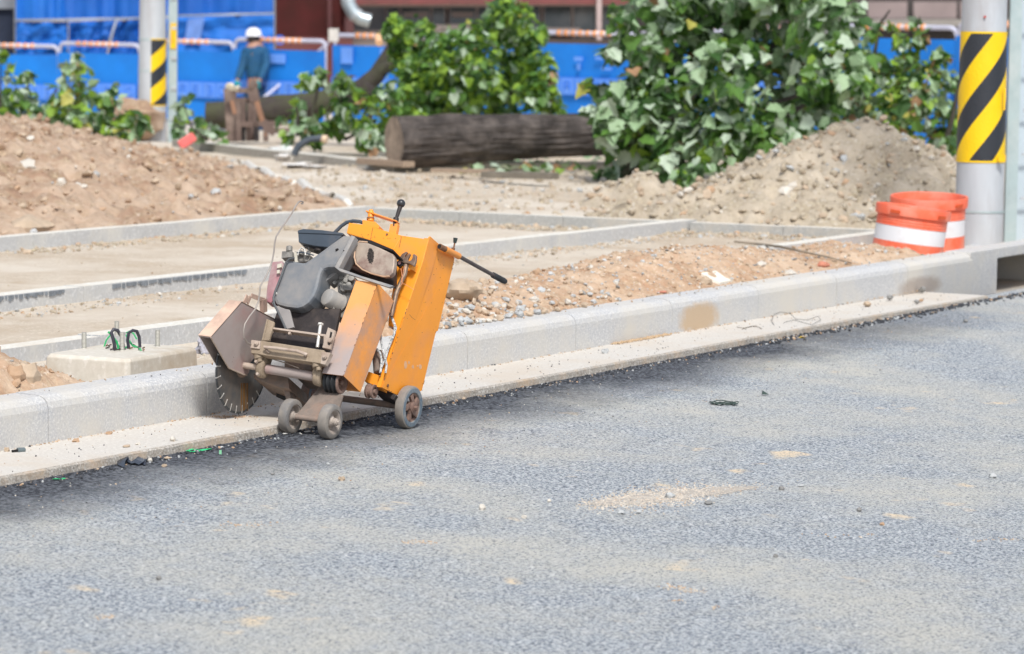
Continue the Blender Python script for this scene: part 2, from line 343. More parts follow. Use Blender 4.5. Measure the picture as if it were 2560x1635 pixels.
# path edgings
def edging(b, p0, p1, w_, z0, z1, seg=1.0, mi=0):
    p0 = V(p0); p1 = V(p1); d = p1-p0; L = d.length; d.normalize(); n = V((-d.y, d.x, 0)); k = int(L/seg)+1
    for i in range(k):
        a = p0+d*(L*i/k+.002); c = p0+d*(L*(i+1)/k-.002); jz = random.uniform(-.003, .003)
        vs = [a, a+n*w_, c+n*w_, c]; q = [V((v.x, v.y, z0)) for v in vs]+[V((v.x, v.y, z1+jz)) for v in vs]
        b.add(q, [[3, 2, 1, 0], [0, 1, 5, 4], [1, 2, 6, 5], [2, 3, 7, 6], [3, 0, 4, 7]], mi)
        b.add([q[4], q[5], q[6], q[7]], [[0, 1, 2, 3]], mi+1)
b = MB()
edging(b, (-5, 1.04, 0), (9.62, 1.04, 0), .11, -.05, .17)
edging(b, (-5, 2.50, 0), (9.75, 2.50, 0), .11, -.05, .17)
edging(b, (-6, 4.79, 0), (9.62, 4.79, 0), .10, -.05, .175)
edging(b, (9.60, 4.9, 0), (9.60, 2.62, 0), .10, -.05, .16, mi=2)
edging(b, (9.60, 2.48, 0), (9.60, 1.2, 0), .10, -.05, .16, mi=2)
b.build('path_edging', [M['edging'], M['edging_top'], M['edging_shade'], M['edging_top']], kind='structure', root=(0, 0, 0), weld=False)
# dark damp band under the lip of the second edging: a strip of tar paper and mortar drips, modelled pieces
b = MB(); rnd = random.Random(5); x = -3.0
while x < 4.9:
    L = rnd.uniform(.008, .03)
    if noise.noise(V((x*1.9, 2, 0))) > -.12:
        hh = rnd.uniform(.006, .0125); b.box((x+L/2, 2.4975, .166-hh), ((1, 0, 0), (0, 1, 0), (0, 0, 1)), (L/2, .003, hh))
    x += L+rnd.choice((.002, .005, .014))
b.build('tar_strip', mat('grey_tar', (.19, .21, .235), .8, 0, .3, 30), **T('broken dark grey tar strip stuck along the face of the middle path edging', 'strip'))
# back kerb running behind the log
A1 = atz(430, 352, .16); A2 = atz(985, 412, .16); A3 = atz(1640, 408, .16)
b = MB()
edging(b, (A1.x, A1.y, 0), (A2.x, A2.y, 0), .16, -.1, .17, 1.5)
edging(b, (A2.x+.02, A2.y-.02, 0), (A3.x, A3.y, 0), .16, -.1, .17, 1.5)
b.build('back_kerb', [mineral('back_kerb_face', (.36, .34, .30), (.3, .28, .25), (.42, .40, .36), 40), M['edging_top']], kind='structure', root=(0, 0, 0), weld=False)

# ------------------------------------------------------------ heaps
def blob_v(rnd, r, flat=.7):
    pts = []; fs = []
    bmq = ICO
    s1, s2, s3 = rnd.uniform(.7, 1.3), rnd.uniform(.7, 1.3), rnd.uniform(.5, .9)*flat/.7
    q = Quaternion((rnd.gauss(0, 1), rnd.gauss(0, 1), rnd.gauss(0, 1), rnd.gauss(0, 1))).normalized()
    for v in ICO[0]:
        k = r*rnd.uniform(.75, 1.2); p = V((v.x*s1, v.y*s2, v.z*s3))*k; p = q @ p if rnd.random() < 2 else p; pts.append(V((p.x, p.y, p.z*.8)))
    return pts
_bm = bmesh.new(); bmesh.ops.create_icosphere(_bm, subdivisions=1, radius=1); ICO = ([v.co.copy() for v in _bm.verts], [[v.index for v in f.verts] for f in _bm.faces]); _bm.free()
def stones(name, spots, mats, smooth=False, seed=1, **tags):
    b = MB(); rnd = random.Random(seed)
    for (p, r, mi) in spots:
        vs = [V(p)+q for q in blob_v(rnd, r)]; b.add(vs, ICO[1], mi, smooth)
    return b.build(name, mats, weld=False, root=(0, 0, 0) if 'kind' in tags else None, **tags)
def heap(name, x0, x1, y0, y1, step, hf, m, amp, nscale, mask=None, **tags):
    def fn(x, y):
        h = hf(x, y); k = max(0, min(1, (h-.06)/.1))
        n1 = noise.noise(V((x, y, 3))*nscale); n2 = noise.noise(V((x, y, 7))*nscale*2.3); n3 = abs(noise.noise(V((x, y, 1))*nscale*.45)); n4 = noise.noise(V((x, y, 9))*nscale*5)
        return h + k*amp*(n1+.55*n2+.9*n3+.3*n4)
    b = grid(x0, x1, y0, y1, step, fn, lambda x, y: hf(x, y) > .06 and (mask is None or mask(x, y)))
    o = b.build(name, m, weld=False, root=(0, 0, 0), **tags); 
    return fn
# left soil bank
P1 = atD(0, 291, 25.5); P2 = atD(348, 342, 29.0); Q1 = atz(580, 397, .13); Q2 = atz(880, 505, .13)
qd = (Q2-Q1); qd.z = 0; qd.normalize(); qn = V((-qd.y, qd.x, 0))
if (P1-Q1).dot(qn) < 0: qn = -qn
def hbank(x, y):
    d1 = y-4.89; d2 = (V((x, y, 0))-V((Q1.x, Q1.y, 0))).dot(qn)
    if x < 6: d1 += 0
    h = min(.03+.30*d1-.018*d1*d1, .03+.24*d2, .80-.0*d1)
    dd = (V((x, y, 0))-V((CAM.x, CAM.y, 0))).dot(_fw)
    lim = .78-.032*max(0, dd-24)*1.9 - max(0, dd-29.5)*.5
    h = min(h, lim, (x-1.7)*.4)
    return .085+max(-.04, h-.05*min(1, h/.15))*.93 if h > -.03 else 0.0
fb = heap('soil_bank', 1.5, 17.5, 4.9, 13.5, .055, hbank, M['soil'], .075, 9, **T('big brown bank of loose soil behind the far path edging, left side', 'soil bank'))
rnd = random.Random(3); sp = []
for i in range(7500):
    x = rnd.uniform(4, 16.5); y = rnd.uniform(4.95, 12); h = hbank(x, y)
    if h < .1: continue
    r = .009+.034*rnd.random()**4; 
    sp.append(((x, y, fb(x, y)+r*.3), r, rnd.choices(range(5), (3, .35, .35, 1.2, 5))[0]))
stones('loose_clods', sp, STONE[:4]+[M['soil']], kind='stuff')
for i, (px_, py_, r, lab) in enumerate(((70, 420, .085, 'pale flat stone half buried on the upper left of the soil bank'), (72, 573, .12, 'long tan boulder lying behind the edging at the foot of the soil bank'), (590, 463, .05, 'light stone on the lower right slope of the soil bank'), (455, 410, .06, 'tan rock on the middle slope of the soil bank'))):
    best = None
    for k in range(160):
        D = 18+k*.1; p = atD(px_, py_, D)
        if p.z < fb(p.x, p.y): best = p; break
    p = best or atD(px_, py_, 24)
    b = MB(); b.ball(p, r, 14, 0, (1.3, 1.0, .62), .5, i+2); b.build('rock', STONE[0] if i else STONE[2], **T(lab, 'rock'))
# white plastic edging strip along the foot of the bank
b = MB(); pts = []
for k in range(25):
    t = k/24; pxx = 582+(880-582)*t; pyy = 397+(505-397)*t + 4*math.sin(k*1.7); p = atz(pxx, pyy, .17)
    pts.append(p+V((0, 0, .012*math.sin(k*2.3))))
M['strip'] = mat('dirty_white_plastic', (.66, .64, .59), .6, 0, .1, 8, (.5, .42, .33), .58, 5)
for (i0, i1, lab_) in ((0, 9, 'far run of dirty white plastic strip at the right foot of the soil bank'), (10, 17, 'middle run of dirty white plastic strip at the right foot of the soil bank'), (18, 24, 'near run of dirty white plastic strip at the right foot of the soil bank')):
    b = MB(); b.tube([pts[k]+V((.03*noise.noise(V((k*1.7, 0, 0))), 0, -.02+.02*noise.noise(V((k*.9, 3, 0))))) for k in range(i0, i1+1)], [.02+.022*abs(noise.noise(V((k*1.3, 5, 0))))+(.015 if k not in (i0, i1) else 0) for k in range(i0, i1+1)], 8)
    b.build('plastic_strip', M['strip'], **T(lab_, 'strip', 'white plastic strips at the foot of the bank'))
# soil along the kerb, right of the saw
prof = [(1.95, .0), (2.2, .06), (2.6, .085), (3.2, .08), (3.8, .08), (4.8, .13), (5.6, .13), (6.3, .07), (6.9, .03), (7.5, .05), (7.75, .02), (7.9, .0)]
def pl(x, P):
    if x <= P[0][0] or x >= P[-1][0]: return None
    for (a, ha), (c, hc) in zip(P, P[1:]):
        if a <= x <= c: return ha+(hc-ha)*(x-a)/(c-a)
def hkerb(x, y):
    h = pl(x, prof)
    if h is None or y < KW+.003: return 0
    t = (y-KW)/.95
    if t > 1.02: return 0
    s = min(1, t/.35) if t < .5 else max(0, min(1, (1.02-t)/.45))
    return max(.097, .13 + .03*min(1, t*4) + h*(s**.8)*1.0 if t < .5 else .095+(.065+h)*(s**.8))
fk = heap('soil_strip', 1.9, 8.3, KW+.004, 1.2, .022, hkerb, M['soil2'], .022, 14, **T('long low ridge of tan stony soil behind the kerb, right of the cutting machine', 'soil ridge'))
rnd = random.Random(4); sp = []
for i in range(3800):
    x = rnd.uniform(1.95, 8.25); y = rnd.uniform(KW+.03, 1.1); h = hkerb(x, y)
    if h < .09: continue
    near = max(0, 1-(x-2)/2.2); r = .004+(.010+.012*near)*rnd.random()**2.5
    sp.append(((x, y, fk(x, y)+r*.35), r, rnd.choices(range(5), (4, 2+2*near, 1.8, 1.6, .4))[0]))
for i in range(260):   # pebbles gathered by the machine, some spilled over the kerb
    x = 1.95+abs(rnd.gauss(0, .55)); y = KW-.03+abs(rnd.gauss(0, .16)); r = rnd.uniform(.008, .022)
    z = fk(x, y) if hkerb(x, y) > .09 else (KT if y < KW else .11)
    sp.append(((x, y, z+r*.5), r, rnd.choices(range(5), (3, 3, 2, 1, .7))[0]))
for i in range(160):   # crumbs on kerb top
    x = rnd.uniform(-1.5, 8); y = rnd.uniform(.05, .13); r = rnd.uniform(.002, .006)
    sp.append(((x, y, KT+r*.3), r, rnd.choices(range(5), (4, 1, 1, 1, 1))[0]))
stones('loose_pebbles', sp, STONE, kind='stuff')
# rough soil crumbs and gravel over the site
sp = []
def crumbs(n, x0, x1, y0, y1, r0, r1, wts, f=ground_z):
    for i in range(n):
        x = rnd.uniform(x0, x1); y = rnd.uniform(y0, y1); r = r0+(r1-r0)*rnd.random()**3.5
        sp.append(((x, y, f(x, y)+r*.25), r, rnd.choices(range(6), wts)[0]))
crumbs(1100, 1, 9.5, 4.5, 4.78, .005, .022, (1.5, .4, .3, .5, .2, 6)); crumbs(1300, 0, 9.5, 2.22, 2.48, .004, .015, (2, 2, 1, .5, .3, 5))
crumbs(700, -1, 9.5, 1.2, 4.7, .002, .008, (3, 1, 1.5, .3, .3, 6)); crumbs(500, 5, 9.58, 2.3, 2.5, .005, .014, (2, 2, 1, .4, .3, 5))
crumbs(1200, 9.2, 9.58, 1.2, 4.7, .006, .024, (1.5, .5, .4, .2, .4, 7)); crumbs(5200, 9.7, 18, 1.0, 9.5, .006, .030, (1.5, .8, .8, .1, .2, 7))
crumbs(260, -1.5, 2, .2, 1.0, .003, .012, (5, 1, 1, 1, .3, 3))
stones('loose_gravel', sp, STONE+[M['gravel']], kind='stuff', seed=8)
# small soil pile lower left with rocks and a yellow flower
def hsm(x, y):
    if y < KW+.003 or y > 1.03: return 0
    d = math.hypot((x+1.3)/1.12, (y-.45)/.46)
    return min(.10+.19*min(1, 1.7*(1-d)), KT-.035+max(0, y-KW)*.9) if d < 1 else 0
fs_ = heap('soil_pile', -3.0, -.25, KW+.004, 1.03, .018, hsm, M['soil2'], .022, 16, **T('small soil pile beside the concrete footing at the left edge', 'soil pile'))
sp = []
for i in range(420):
    x = rnd.uniform(-2.6, -.3); y = rnd.uniform(KW, 1.0); h = hsm(x, y)
    if h < .1: continue
    r = .004+.016*rnd.random()**3; sp.append(((x, y, fs_(x, y)+r*.3), r, rnd.choices(range(5), (5, 1, 1, 2, .3))[0]))
stones('loose_pebbles', sp, STONE, kind='stuff', seed=11)
for (px_, py_, r, sq, mi, lab) in ((72, 953, .045, (1.1, .9, 1.0), 0, 'angular tan rock against the kerb on the small left soil pile'), (40, 935, .035, (1, 1, .9), 3, 'orange brown lump of soil at the top of the small left pile')):
    p = atY(px_, py_, .22); p.z = max(p.z, fs_(p.x, p.y)-.005); b = MB(); b.ball(p, r, 12, 0, sq, .5, 5, False); b.build('rock', STONE[mi], bevel=.003, **T(lab, 'rock'))
b = MB(); p = atY(101, 938, .26)
b.tube([(p.x, p.y, p.z-.06), (p.x, p.y, p.z-.004)], .0015, 6, 1)
for k in range(14):
    a = k*2*math.pi/14; d = V((math.cos(a), math.sin(a)*.6, .5)).normalized(); q = V((-math.sin(a), math.cos(a), 0))*.003
    b.add([p, p+d*.012+q, p+d*.016, p+d*.012-q], [[0, 1, 2, 3]], 0)
b.ball(p, .005, 8, 0)
b.build('flower', [mat('yellow_petal', (.85, .62, .02), .6), mat('stem_green', (.12, .25, .05), .7)], **T('tiny yellow dandelion flower on the small left soil pile', 'flower'))
# big rock behind the saw, small rocks and rubble on the ridge
def onridge(px_, py_, f=None, r=0, lo=12, hi=22):
    f = f or fk
    D = lo
    while D < hi:
        p = atD(px_, py_, D)
        g = f(p.x, p.y) if hkerb(p.x, p.y) > .05 else ground_z(p.x, p.y)
        if p.z < g+r: return p
        D += .02
    return atD(px_, py_, hi)
p = onridge(1150, 735, r=.02); b = MB(); b.ball(p+V((.02, 0, .015)), .075, 22, 0, (1.0, 1.1, .62), .42, 3); b.build('boulder', STONE[0], **T('large tan boulder on the ridge just right of the orange machine', 'boulder'))
for (px_, py_, r, sq, mi, nm, lab) in ((1343, 682, .022, (1, 1, 1), 3, 'rock', 'small round brick pink stone standing alone behind the soil ridge'),
    (1208, 705, .022, (1.4, 1, .8), 0, 'rock', 'small tan lump between the boulder and the machine handle'),
    (1765, 706, .035, (1, 1, .8), 0, 'rock', 'round tan clod beside the white slab near the kerb'),
    (1972, 683, .035, (1.4, 1, .5), 2, 'rock', 'pale wedge stone lying at the kerb behind the ridge'),
    (2058, 663, .030, (1.5, 1, .6), None, 'brick_piece', 'broken red brick piece on the soil ridge near the orange drum'),
    (1655, 730, .020, (1.8, 1, .3), None, 'brick_piece', 'thin red brick chip against the kerb in the middle of the ridge'),
    (1900, 660, .028, (1.6, 1, .5), 2, 'rock', 'pinkish white stone flat on the right part of the ridge'),
    (1300, 775, .022, (1, 1, .9), 1, 'rock', 'blue grey stone with a brown spot low on the ridge near the kerb'),
    (1335, 750, .022, (1.4, 1, .7), 2, 'rock', 'oval beige stone on the stony left half of the ridge')):
    p = onridge(px_, py_, r=.004); b = MB(); b.ball(p, r, 12, 0, sq, .5, px_ % 17, False)
    b.build(nm, STONE[mi] if mi is not None else mat('red_brick', (.50, .20, .13), .9, 0, .2, 20), bevel=.002, **T(lab, 'brick' if nm == 'brick_piece' else 'rock'))
b = MB(); pts = [onridge(x, y, r=.004) for x, y in ((1752, 688), (1790, 682), (1815, 700), (1832, 705), (1800, 712), (1782, 704))]
b.ext([q+V((0, 0, .012)) for q in pts], (0, 0, -.02)); b.build('concrete_slab', mat('white_slab', (.72, .68, .60), .85, 0, .08, 20), bevel=.003, **T('flat white broken slab lying on the soil ridge by the kerb', 'slab'))
b = MB(); pts = [onridge(x, y, r=.01)+V((0, 0, .01)) for x, y in ((1836, 608), (1890, 614), (1950, 621), (2000, 632), (2060, 645), (2100, 655), (2130, 662))]
b.tube(pts, [.006, .008, .008, .006, .005, .004, .003], 6); b.build('stick', mat('grey_stick', (.24, .2, .15), .9, 0, .2, 30), **T('long thin crooked stick lying across the right end of the soil ridge', 'stick'))
# gravel heap at right
G0 = atD(2158, 297, 24.5)
def hgr(x, y):
    h = G0.z - .45*math.hypot(x-G0.x, (y-G0.y)) + .03*noise.noise(V((x*1.3, y*1.3, 0)))
    for (px_, py_, D, s) in ((1928, 403, 23.2, .42), (2330, 380, 24.8, .45), (1600, 425, 25.5, .6), (1748, 462, 22.6, .3)):
        c = atD(px_, py_, D); h = max(h, c.z-s*math.hypot(x-c.x, y-c.y))
    h = h if h > .1 else .1-(.1-h)*.6
    h = min(h, .075+(x-9.68)*.42)
    return h if h > .07 and x > 9.70 else 0
fg = heap('gravel_heap', 9.7, 17, .6, 8.5, .04, hgr, M['gravel'], .06, 12, **T('tall pointed heap of grey tan gravel in front of the leafy branches', 'gravel heap'))
sp = []
for i in range(8500):
    x = rnd.uniform(9.75, 16); y = rnd.uniform(.7, 8); h = hgr(x, y)
    if h < .085: continue
    r = .012+.030*rnd.random()**2.5; sp.append(((x, y, fg(x, y)+r*.3), r, rnd.choices(range(5), (2.5, .8, 1.0, .2, 6))[0]))
stones('loose_gravel', sp, STONE[:4]+[M['gravel']], kind='stuff', seed=12)
# ------------------------------------------------------------ THE CUTTING MACHINE (own frame: a = sideways, fv = forward, uv = up, tipped back)
O = road(1025, 1073); TAU = math.radians(28)
a = V((0, -1, -.05)).normalized(); fv = V((-1, 0, 0))*math.cos(TAU)+RN*math.sin(TAU); uv = V((1, 0, 0))*math.sin(TAU)+RN*math.cos(TAU)
CRP = {'c1': (480, 480, 4.048), 'c2': (800, 480, 4.048), 'c3': (480, 740, 4.156), 'c4': (740, 740, 4.158), 'z5': (600, 860, 6.407), 'z6': (640, 640, 7.69)}
def LP(c, x, y, l): q = CRP[c]; return onp(q[0]+x/q[2], q[1]+y/q[2], O+a*l, a)
def FP(c, x, y, f): q = CRP[c]; return onp(q[0]+x/q[2], q[1]+y/q[2], O+fv*f, fv)
def LL(c, pts, l): return [LP(c, x, y, l) for x, y in pts]
def FF(c, pts, f): return [FP(c, x, y, f) for x, y in pts]
saw = thing('concrete_saw', O, 'orange walk-behind pavement cutting machine with round blade, tipped back beside the kerb', 'cutting machine')
def part(name, b, m, bevel=0, parent=None, label=None):
    o = b.build(name, m, parent=parent or saw, bevel=bevel)
    if parent: ROOT[o.name] = ROOT['concrete_saw']
    if label: o['label'] = label
    return o
# wheels
def wheel(c, r, w_, rr, kind, mt, mr):
    b = MB(); c = V(c)
    b.lathe(c, a, [(-w_, rr), (-w_, r-.007), (-w_+.003, r-.002), (-w_+.009, r), (-.009, r), (-.003, r-.002), (0, r-.007), (0, rr+.002), (-.004, rr), (-w_, rr)], 40)
    wh = MB()
    t = part('wheel', MB().lathe(c, a, [(-w_, .012), (-w_, .020), (.004, .020), (.006, .016), (.006, .0)] if kind == 'spoke' else [(-w_, 0), (-w_, .014), (.0, .014), (.012, .011), (.014, .0)], 20), mr)
    part('tyre', b, mt, parent=t)
    if kind == 'spoke':
        b = MB(); b.lathe(c, a, [(-.001, rr+.001), (.0012, rr+.003), (.0012, r-.008), (-.004, r-.0035)], 40); part('tyre_wall', b, M['tyreblue'], parent=t)
    rm = MB()
    if kind == 'spoke':
        rm.lathe(c, a, [(-w_+.002, rr+.001), (-w_+.002, rr-.006), (-.008, rr-.006), (-.004, rr+.001)], 36)
        x = uv; y = a.cross(uv)
        for k in range(5):
            an = 2*math.pi*k/5+.3; d0 = x*math.cos(an)+y*math.sin(an); d1 = x*math.cos(an+.45)+y*math.sin(an+.45); n0 = a.cross(d0)
            P0 = c+d0*.016; P1 = c+(x*math.cos(an+.18)+y*math.sin(an+.18))*(rr*.5); P2 = c+d1*(rr-.004)
            for A_, B_, w0, w1 in ((P0, P1, .012, .008), (P1, P2, .008, .011)):
                dd = (B_-A_).normalized(); s_ = a.cross(dd)
                rm.ext([A_+s_*w0, B_+s_*w1, B_-s_*w1, A_-s_*w0], -a*.010)
    else:
        rm.lathe(c, a, [(-.002, rr+.001), (-.004, rr-.004), (-.018, rr*.72), (-.016, rr*.55), (-.006, rr*.40), (-.002, rr*.34), (-.001, .016)], 36)
        rm.lathe(c, a, [(-w_+.002, rr+.001), (-w_+.006, rr-.006), (-w_+.010, .014)], 36)
    part('rim', rm, mr, parent=t)
    bt = MB(); bt.cyl(c+a*.004, c+a*.020, .0085, 6); bt.cyl(c+a*.003, c+a*.008, .014, 16); part('axle_nut', bt, M['rimgrey'] if kind != 'spoke' else M['rim'], parent=t)
wheel(LP('c4', 1215, 1160, 0), .0785, .036, .053, 'spoke', M['tyre'], M['rim'])
wheel(LP('z5', 1515, 1250, -.058), .0625, .038, .042, 'dish', M['tyre'], M['rimgrey'])
wheel(LP('z5', 885, 1165, -.222), .0625, .038, .042, 'dish', M['tyre'], M['rimgrey'])
cN = LP('c4', 1215, 1160, 0)
wheel(cN-a*.40, .0785, .036, .053, 'spoke', M['brownm'], M['rim'])
part('rear_axle', MB().cyl(cN-a*.02, cN-a*.42, .0125, 16), M['brownm'])
c1_ = LP('z5', 1515, 1250, -.09); c2_ = LP('z5', 885, 1165, -.215)
b = MB(); b.tube([c2_, c2_.lerp(c1_, .5), c1_], .011, 14)
part('front_axle', b, M['brownm'])
b = MB(); q = [LP('z5', 1270, 680, -.205), LP('z5', 1650, 815, -.085), c1_+a*.004+uv*.004, c2_+uv*.004-a*.0]
b.ext(q, -fv*.008); part('front_swing_arm', b, M['brownm'], .002)
# blade guard
GD = [(195, 430), (515, 65), (960, 300), (840, 560), (640, 650), (600, 700), (595, 790), (572, 822), (530, 815), (380, 747)]
b = MB(); b.ext(LL('c3', GD, -.487), -a*.003)
b.ext([p-a*.047 for p in LL('c3', GD, -.487)], -a*.003)
def strip(b, p, q, wd, th, up): 
    n = (q-p).cross(a).normalized()*th; b.ext([p, q, q+n, p+n], -a*wd)
G = LL('c3', GD, -.487)
strip(b, G[0], G[1], .050, .003, uv); strip(b, G[1], G[2], .050, .003, uv)
part('blade_guard', b, M['guard_dust'])
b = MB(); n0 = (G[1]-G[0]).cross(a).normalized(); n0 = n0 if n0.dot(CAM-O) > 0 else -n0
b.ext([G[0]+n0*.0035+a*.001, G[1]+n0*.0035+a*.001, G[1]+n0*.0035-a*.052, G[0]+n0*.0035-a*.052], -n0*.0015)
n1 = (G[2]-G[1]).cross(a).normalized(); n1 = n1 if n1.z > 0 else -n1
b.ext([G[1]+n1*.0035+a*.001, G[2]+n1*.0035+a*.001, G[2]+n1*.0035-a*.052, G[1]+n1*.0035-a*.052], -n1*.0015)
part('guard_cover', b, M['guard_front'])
# welded seam along the lower rim
b = MB(); b.tube([G[0], G[9], G[8], G[7]], .0028, 6); part('guard_rim', b, M['beamlite'])
b = MB()
for A_, B_ in (((560, 1048), (528, 1120)), ((600, 1048), (742, 1100)), ((590, 1058), (560, 1125)), ((722, 1085), (725, 1215))):
    b.bar(LP('c1', *A_, -.50), LP('c1', *B_, -.50), .016 if A_[0] != 722 else .026, .004 if A_[0] != 722 else .016, a)
part('guard_bracket', b, M['guard_front'])
# blade
cb = LP('c3', 522, 715, -.512); b = MB(); b.lathe(cb, a, [(-.0015, 0), (-.0015, .172), (.0015, .172), (.0015, 0)], 96, 0, uv, False)
bl = part('saw_blade', b, M['blade'])
b = MB(); x = uv; y = a.cross(uv)
for k in range(26):
    an = 2*math.pi*(k+.3)/26; d = x*math.cos(an)+y*math.sin(an); s_ = a.cross(d)
    b.box(cb+d*.164, (d, s_, a), (.0125, .0016, .0022)); b.ball(cb+d*.151, .0034, 8)
    an2 = an+math.pi/26
part('blade_slots', b, M['segment'], parent=bl)
b = MB(); Nn = 26
for k in range(Nn):
    an = 2*math.pi*(k+.3)/Nn+.02; an1 = 2*math.pi*(k+1.3)/Nn-.02; pts = []
    for j in range(5): t = an+(an1-an)*j/4; pts.append(cb+(x*math.cos(t)+y*math.sin(t))*.178)
    for j in range(4, -1, -1): t = an+(an1-an)*j/4; pts.append(cb+(x*math.cos(t)+y*math.sin(t))*.170)
    b.ext([p+a*.0022 for p in pts], -a*.0044)
part('blade_rim', b, mat('dark_diamond_rim', (.07, .075, .08), .6, .5, .3, 60), parent=bl)
b = MB(); b.lathe(cb, a, [(0, .046), (.006, .046), (.010, .036), (.012, .022), (.022, .020), (.022, 0)], 28)
part('blade_flange', b, M['brownm'], parent=bl)
b = MB()
for x0, x1 in ((508, 522), (530, 556), (566, 584)):
    b.ext(LL('c3', [(x0, 905), (x1, 905), (x1, 1195), (x0, 1195)], -.5098), -a*.0008)
part('amber_streak', b, M['amber'], parent=bl)  # three thin amber strips laid on the blade face
# blade shaft
s0 = LP('c3', 775, 757, -.395); s1 = LP('c3', 1300, 842, -.19); sdv = (s1-s0).normalized()
part('shaft_tube', MB().cyl(s0, s1, .0175, 24), M['guard_dust'])
part('blade_shaft', MB().cyl(s0-sdv*.11, s0+sdv*.01, .0115, 18), M['beamlite'])
b = MB(); b.lathe(s0-sdv*.03, sdv, [(0, .012), (0, .030), (.006, .036), (.024, .036), (.030, .030), (.030, .017)], 28); b.bar(s0-sdv*.015, s0-sdv*.015+uv*.06, .05, .026, sdv)
part('shaft_bearing', b, M['beam'], .002)
b = MB(); b.lathe(s1-sdv*.004, sdv, [(0, .017), (0, .030), (.022, .034), (.028, .026), (.028, .01)], 28); b.bar(s1, s1+uv*.055, .05, .024, sdv); part('shaft_bearing', b, M['beam'], .002)
pr = []
t = .0
for k in range(3): pr += [(t, .041), (t+.004, .042), (t+.010, .032), (t+.016, .042), (t+.018, .041)]; t += .018
cp = LP('c4', 470, 898, -.105); b = MB(); b.lathe(cp-a*.054, a, [(0, 0)]+pr, 32); part('belt_pulley', b, M['black'])
b = MB(); b.lathe(cp, a, [(0, .041), (.003, .042), (.006, .038), (.006, .030), (-.010, .024), (-.010, .0)], 32); b.cyl(cp-a*.018, cp+a*.007, .010, 6); part('pulley_face', b, M['rim'])
# front beam and its fittings
b = MB(); b.ext(FF('c3', [(615, 478), (720, 462), (1375, 562), (1347, 702), (740, 612), (612, 592)], .485), -fv*.034)
beam = part('front_beam', b, M['beam'], .003)
for c, x_, y_, Q_ in (('c3', 675, 500, [(617, 455), (712, 468), (700, 548), (608, 538)]), ('c4', 305, 640, [(268, 578), (362, 590), (302, 712), (256, 702)])):
    b = MB(); b.ext(FF(c, Q_, .492), -fv*.02); p = FP(c, x_, y_, .492); b.cyl(p, p+fv*.009, .0095, 6); b.cyl(p+fv*.008, p+fv*.013, .006, 12)
    part('end_plate', b, M['beamlite'], .001, parent=beam)
b = MB(); P_ = [FP('c3', 800, 590, .487), FP('c3', 755, 530, .503), FP('c3', 850, 540, .508), FP('c3', 1090, 572, .508), FP('c3', 1190, 608, .500), FP('c3', 1180, 625, .485)]
b.tube(P_, .0062, 10); part('grab_bar', b, M['beamlite'], parent=beam)
b = MB()
for c, x0, y0, x1, y1, r in (('c3', 690, 600, 700, 660, .018), ('c3', 700, 650, 705, 690, .011), ('c4', 215, 690, 222, 745, .017), ('c4', 235, 740, 240, 775, .010)):
    b.cyl(FP(c, x0, y0, .465), FP(c, x1, y1, .462), r, 12)
part('beam_mount', b, M['beam'], parent=beam)
b = MB(); b.ext(FF('c3', [(775, 238), (852, 268), (846, 300), (800, 462), (722, 462)], .472), -fv*.010); b.ext(FF('c3', [(775, 238), (790, 243), (740, 462), (722, 462)], .476), -fv*.03)
part('upright', b, M['beam'], .001)
b = MB(); b.ext(FF('c4', [(332, 325), (406, 358), (355, 552), (272, 535)], .474), -fv*.012); up2 = part('upright', b, M['beamlite'], .001)
b = MB(); b.ext(FF('c4', [(358, 370), (376, 378), (350, 512), (332, 505)], .4752), -fv*.003); part('slot', b, M['hole'], parent=up2)
b = MB(); p = FP('c4', 365, 470, .474); b.cyl(p, p+fv*.012, .0095, 6); part('bolt', b, M['beamlite'], parent=up2)
b = MB(); b.ext(FF('c3', [(778, 316), (1390, 398), (1380, 470), (1365, 485), (1368, 418), (778, 334)], .468), -fv*.030); part('cross_plate', b, M['beamlite'], .001)
b = MB()
for x0, y0, x1, y1 in ((1336, 300, 1302, 535),): b.cyl(FP('c3', x0, y0, .462), FP('c3', x1, y1, .462), .0062, 12); b.cyl(FP('c3', 1337, 283, .462), FP('c3', 1334, 305, .462), .0105, 6)
part('adjusting_bolt', b, M['boltlite'])
b = MB()
for x0, y0 in ((838, 376), (1025, 398), (675, 690), (690, 820)): p = FP('c3', x0, y0, .455 if y0 < 500 else .47); b.cyl(p, p+fv*.012, .006, 6)
part('bolt', b, M['beamlite'])
# bed, underside
b = MB(); b.ext(FF('c1', [(870, 1180), (1500, 1180), (1450, 1420), (1420, 1560), (1330, 1500), (800, 1400)], .375), -fv*.015); part('engine_bed', b, M['darkm'])
b = MB(); b.ext(FF('c3', [(760, 330), (1380, 420), (1360, 570), (760, 470)], .41), -fv*.22); part('deck_gap_shade', b, M['darkm'])  # deck block coloured dark to give the shade of the gap
b = MB(); b.ext(FF('c3', [(640, 808), (760, 800), (1000, 845), (1010, 965), (900, 945), (640, 850)], .36), -fv*.16); b.ext(FF('c3', [(965, 845), (1005, 850), (1022, 1055), (975, 1070), (955, 985)], .33), -fv*.05)
b.ext(FF('c3', [(960, 640), (1240, 690), (1240, 770), (960, 740)], .40), -fv*.2)
part('chassis', b, M['brownm'], .002)
b = MB(); b.ext(FF('c3', [(885, 975), (975, 1000), (975, 1090), (872, 1045)], .25), -fv*.004); part('rubber_flap', b, M['black'])
b = MB(); b.tube([FP('c3', 820, 650, .42), FP('c3', 1000, 705, .43), FP('c3', 1110, 750, .44)], .0022, 6); part('brace_rod', b, M['beamlite'])
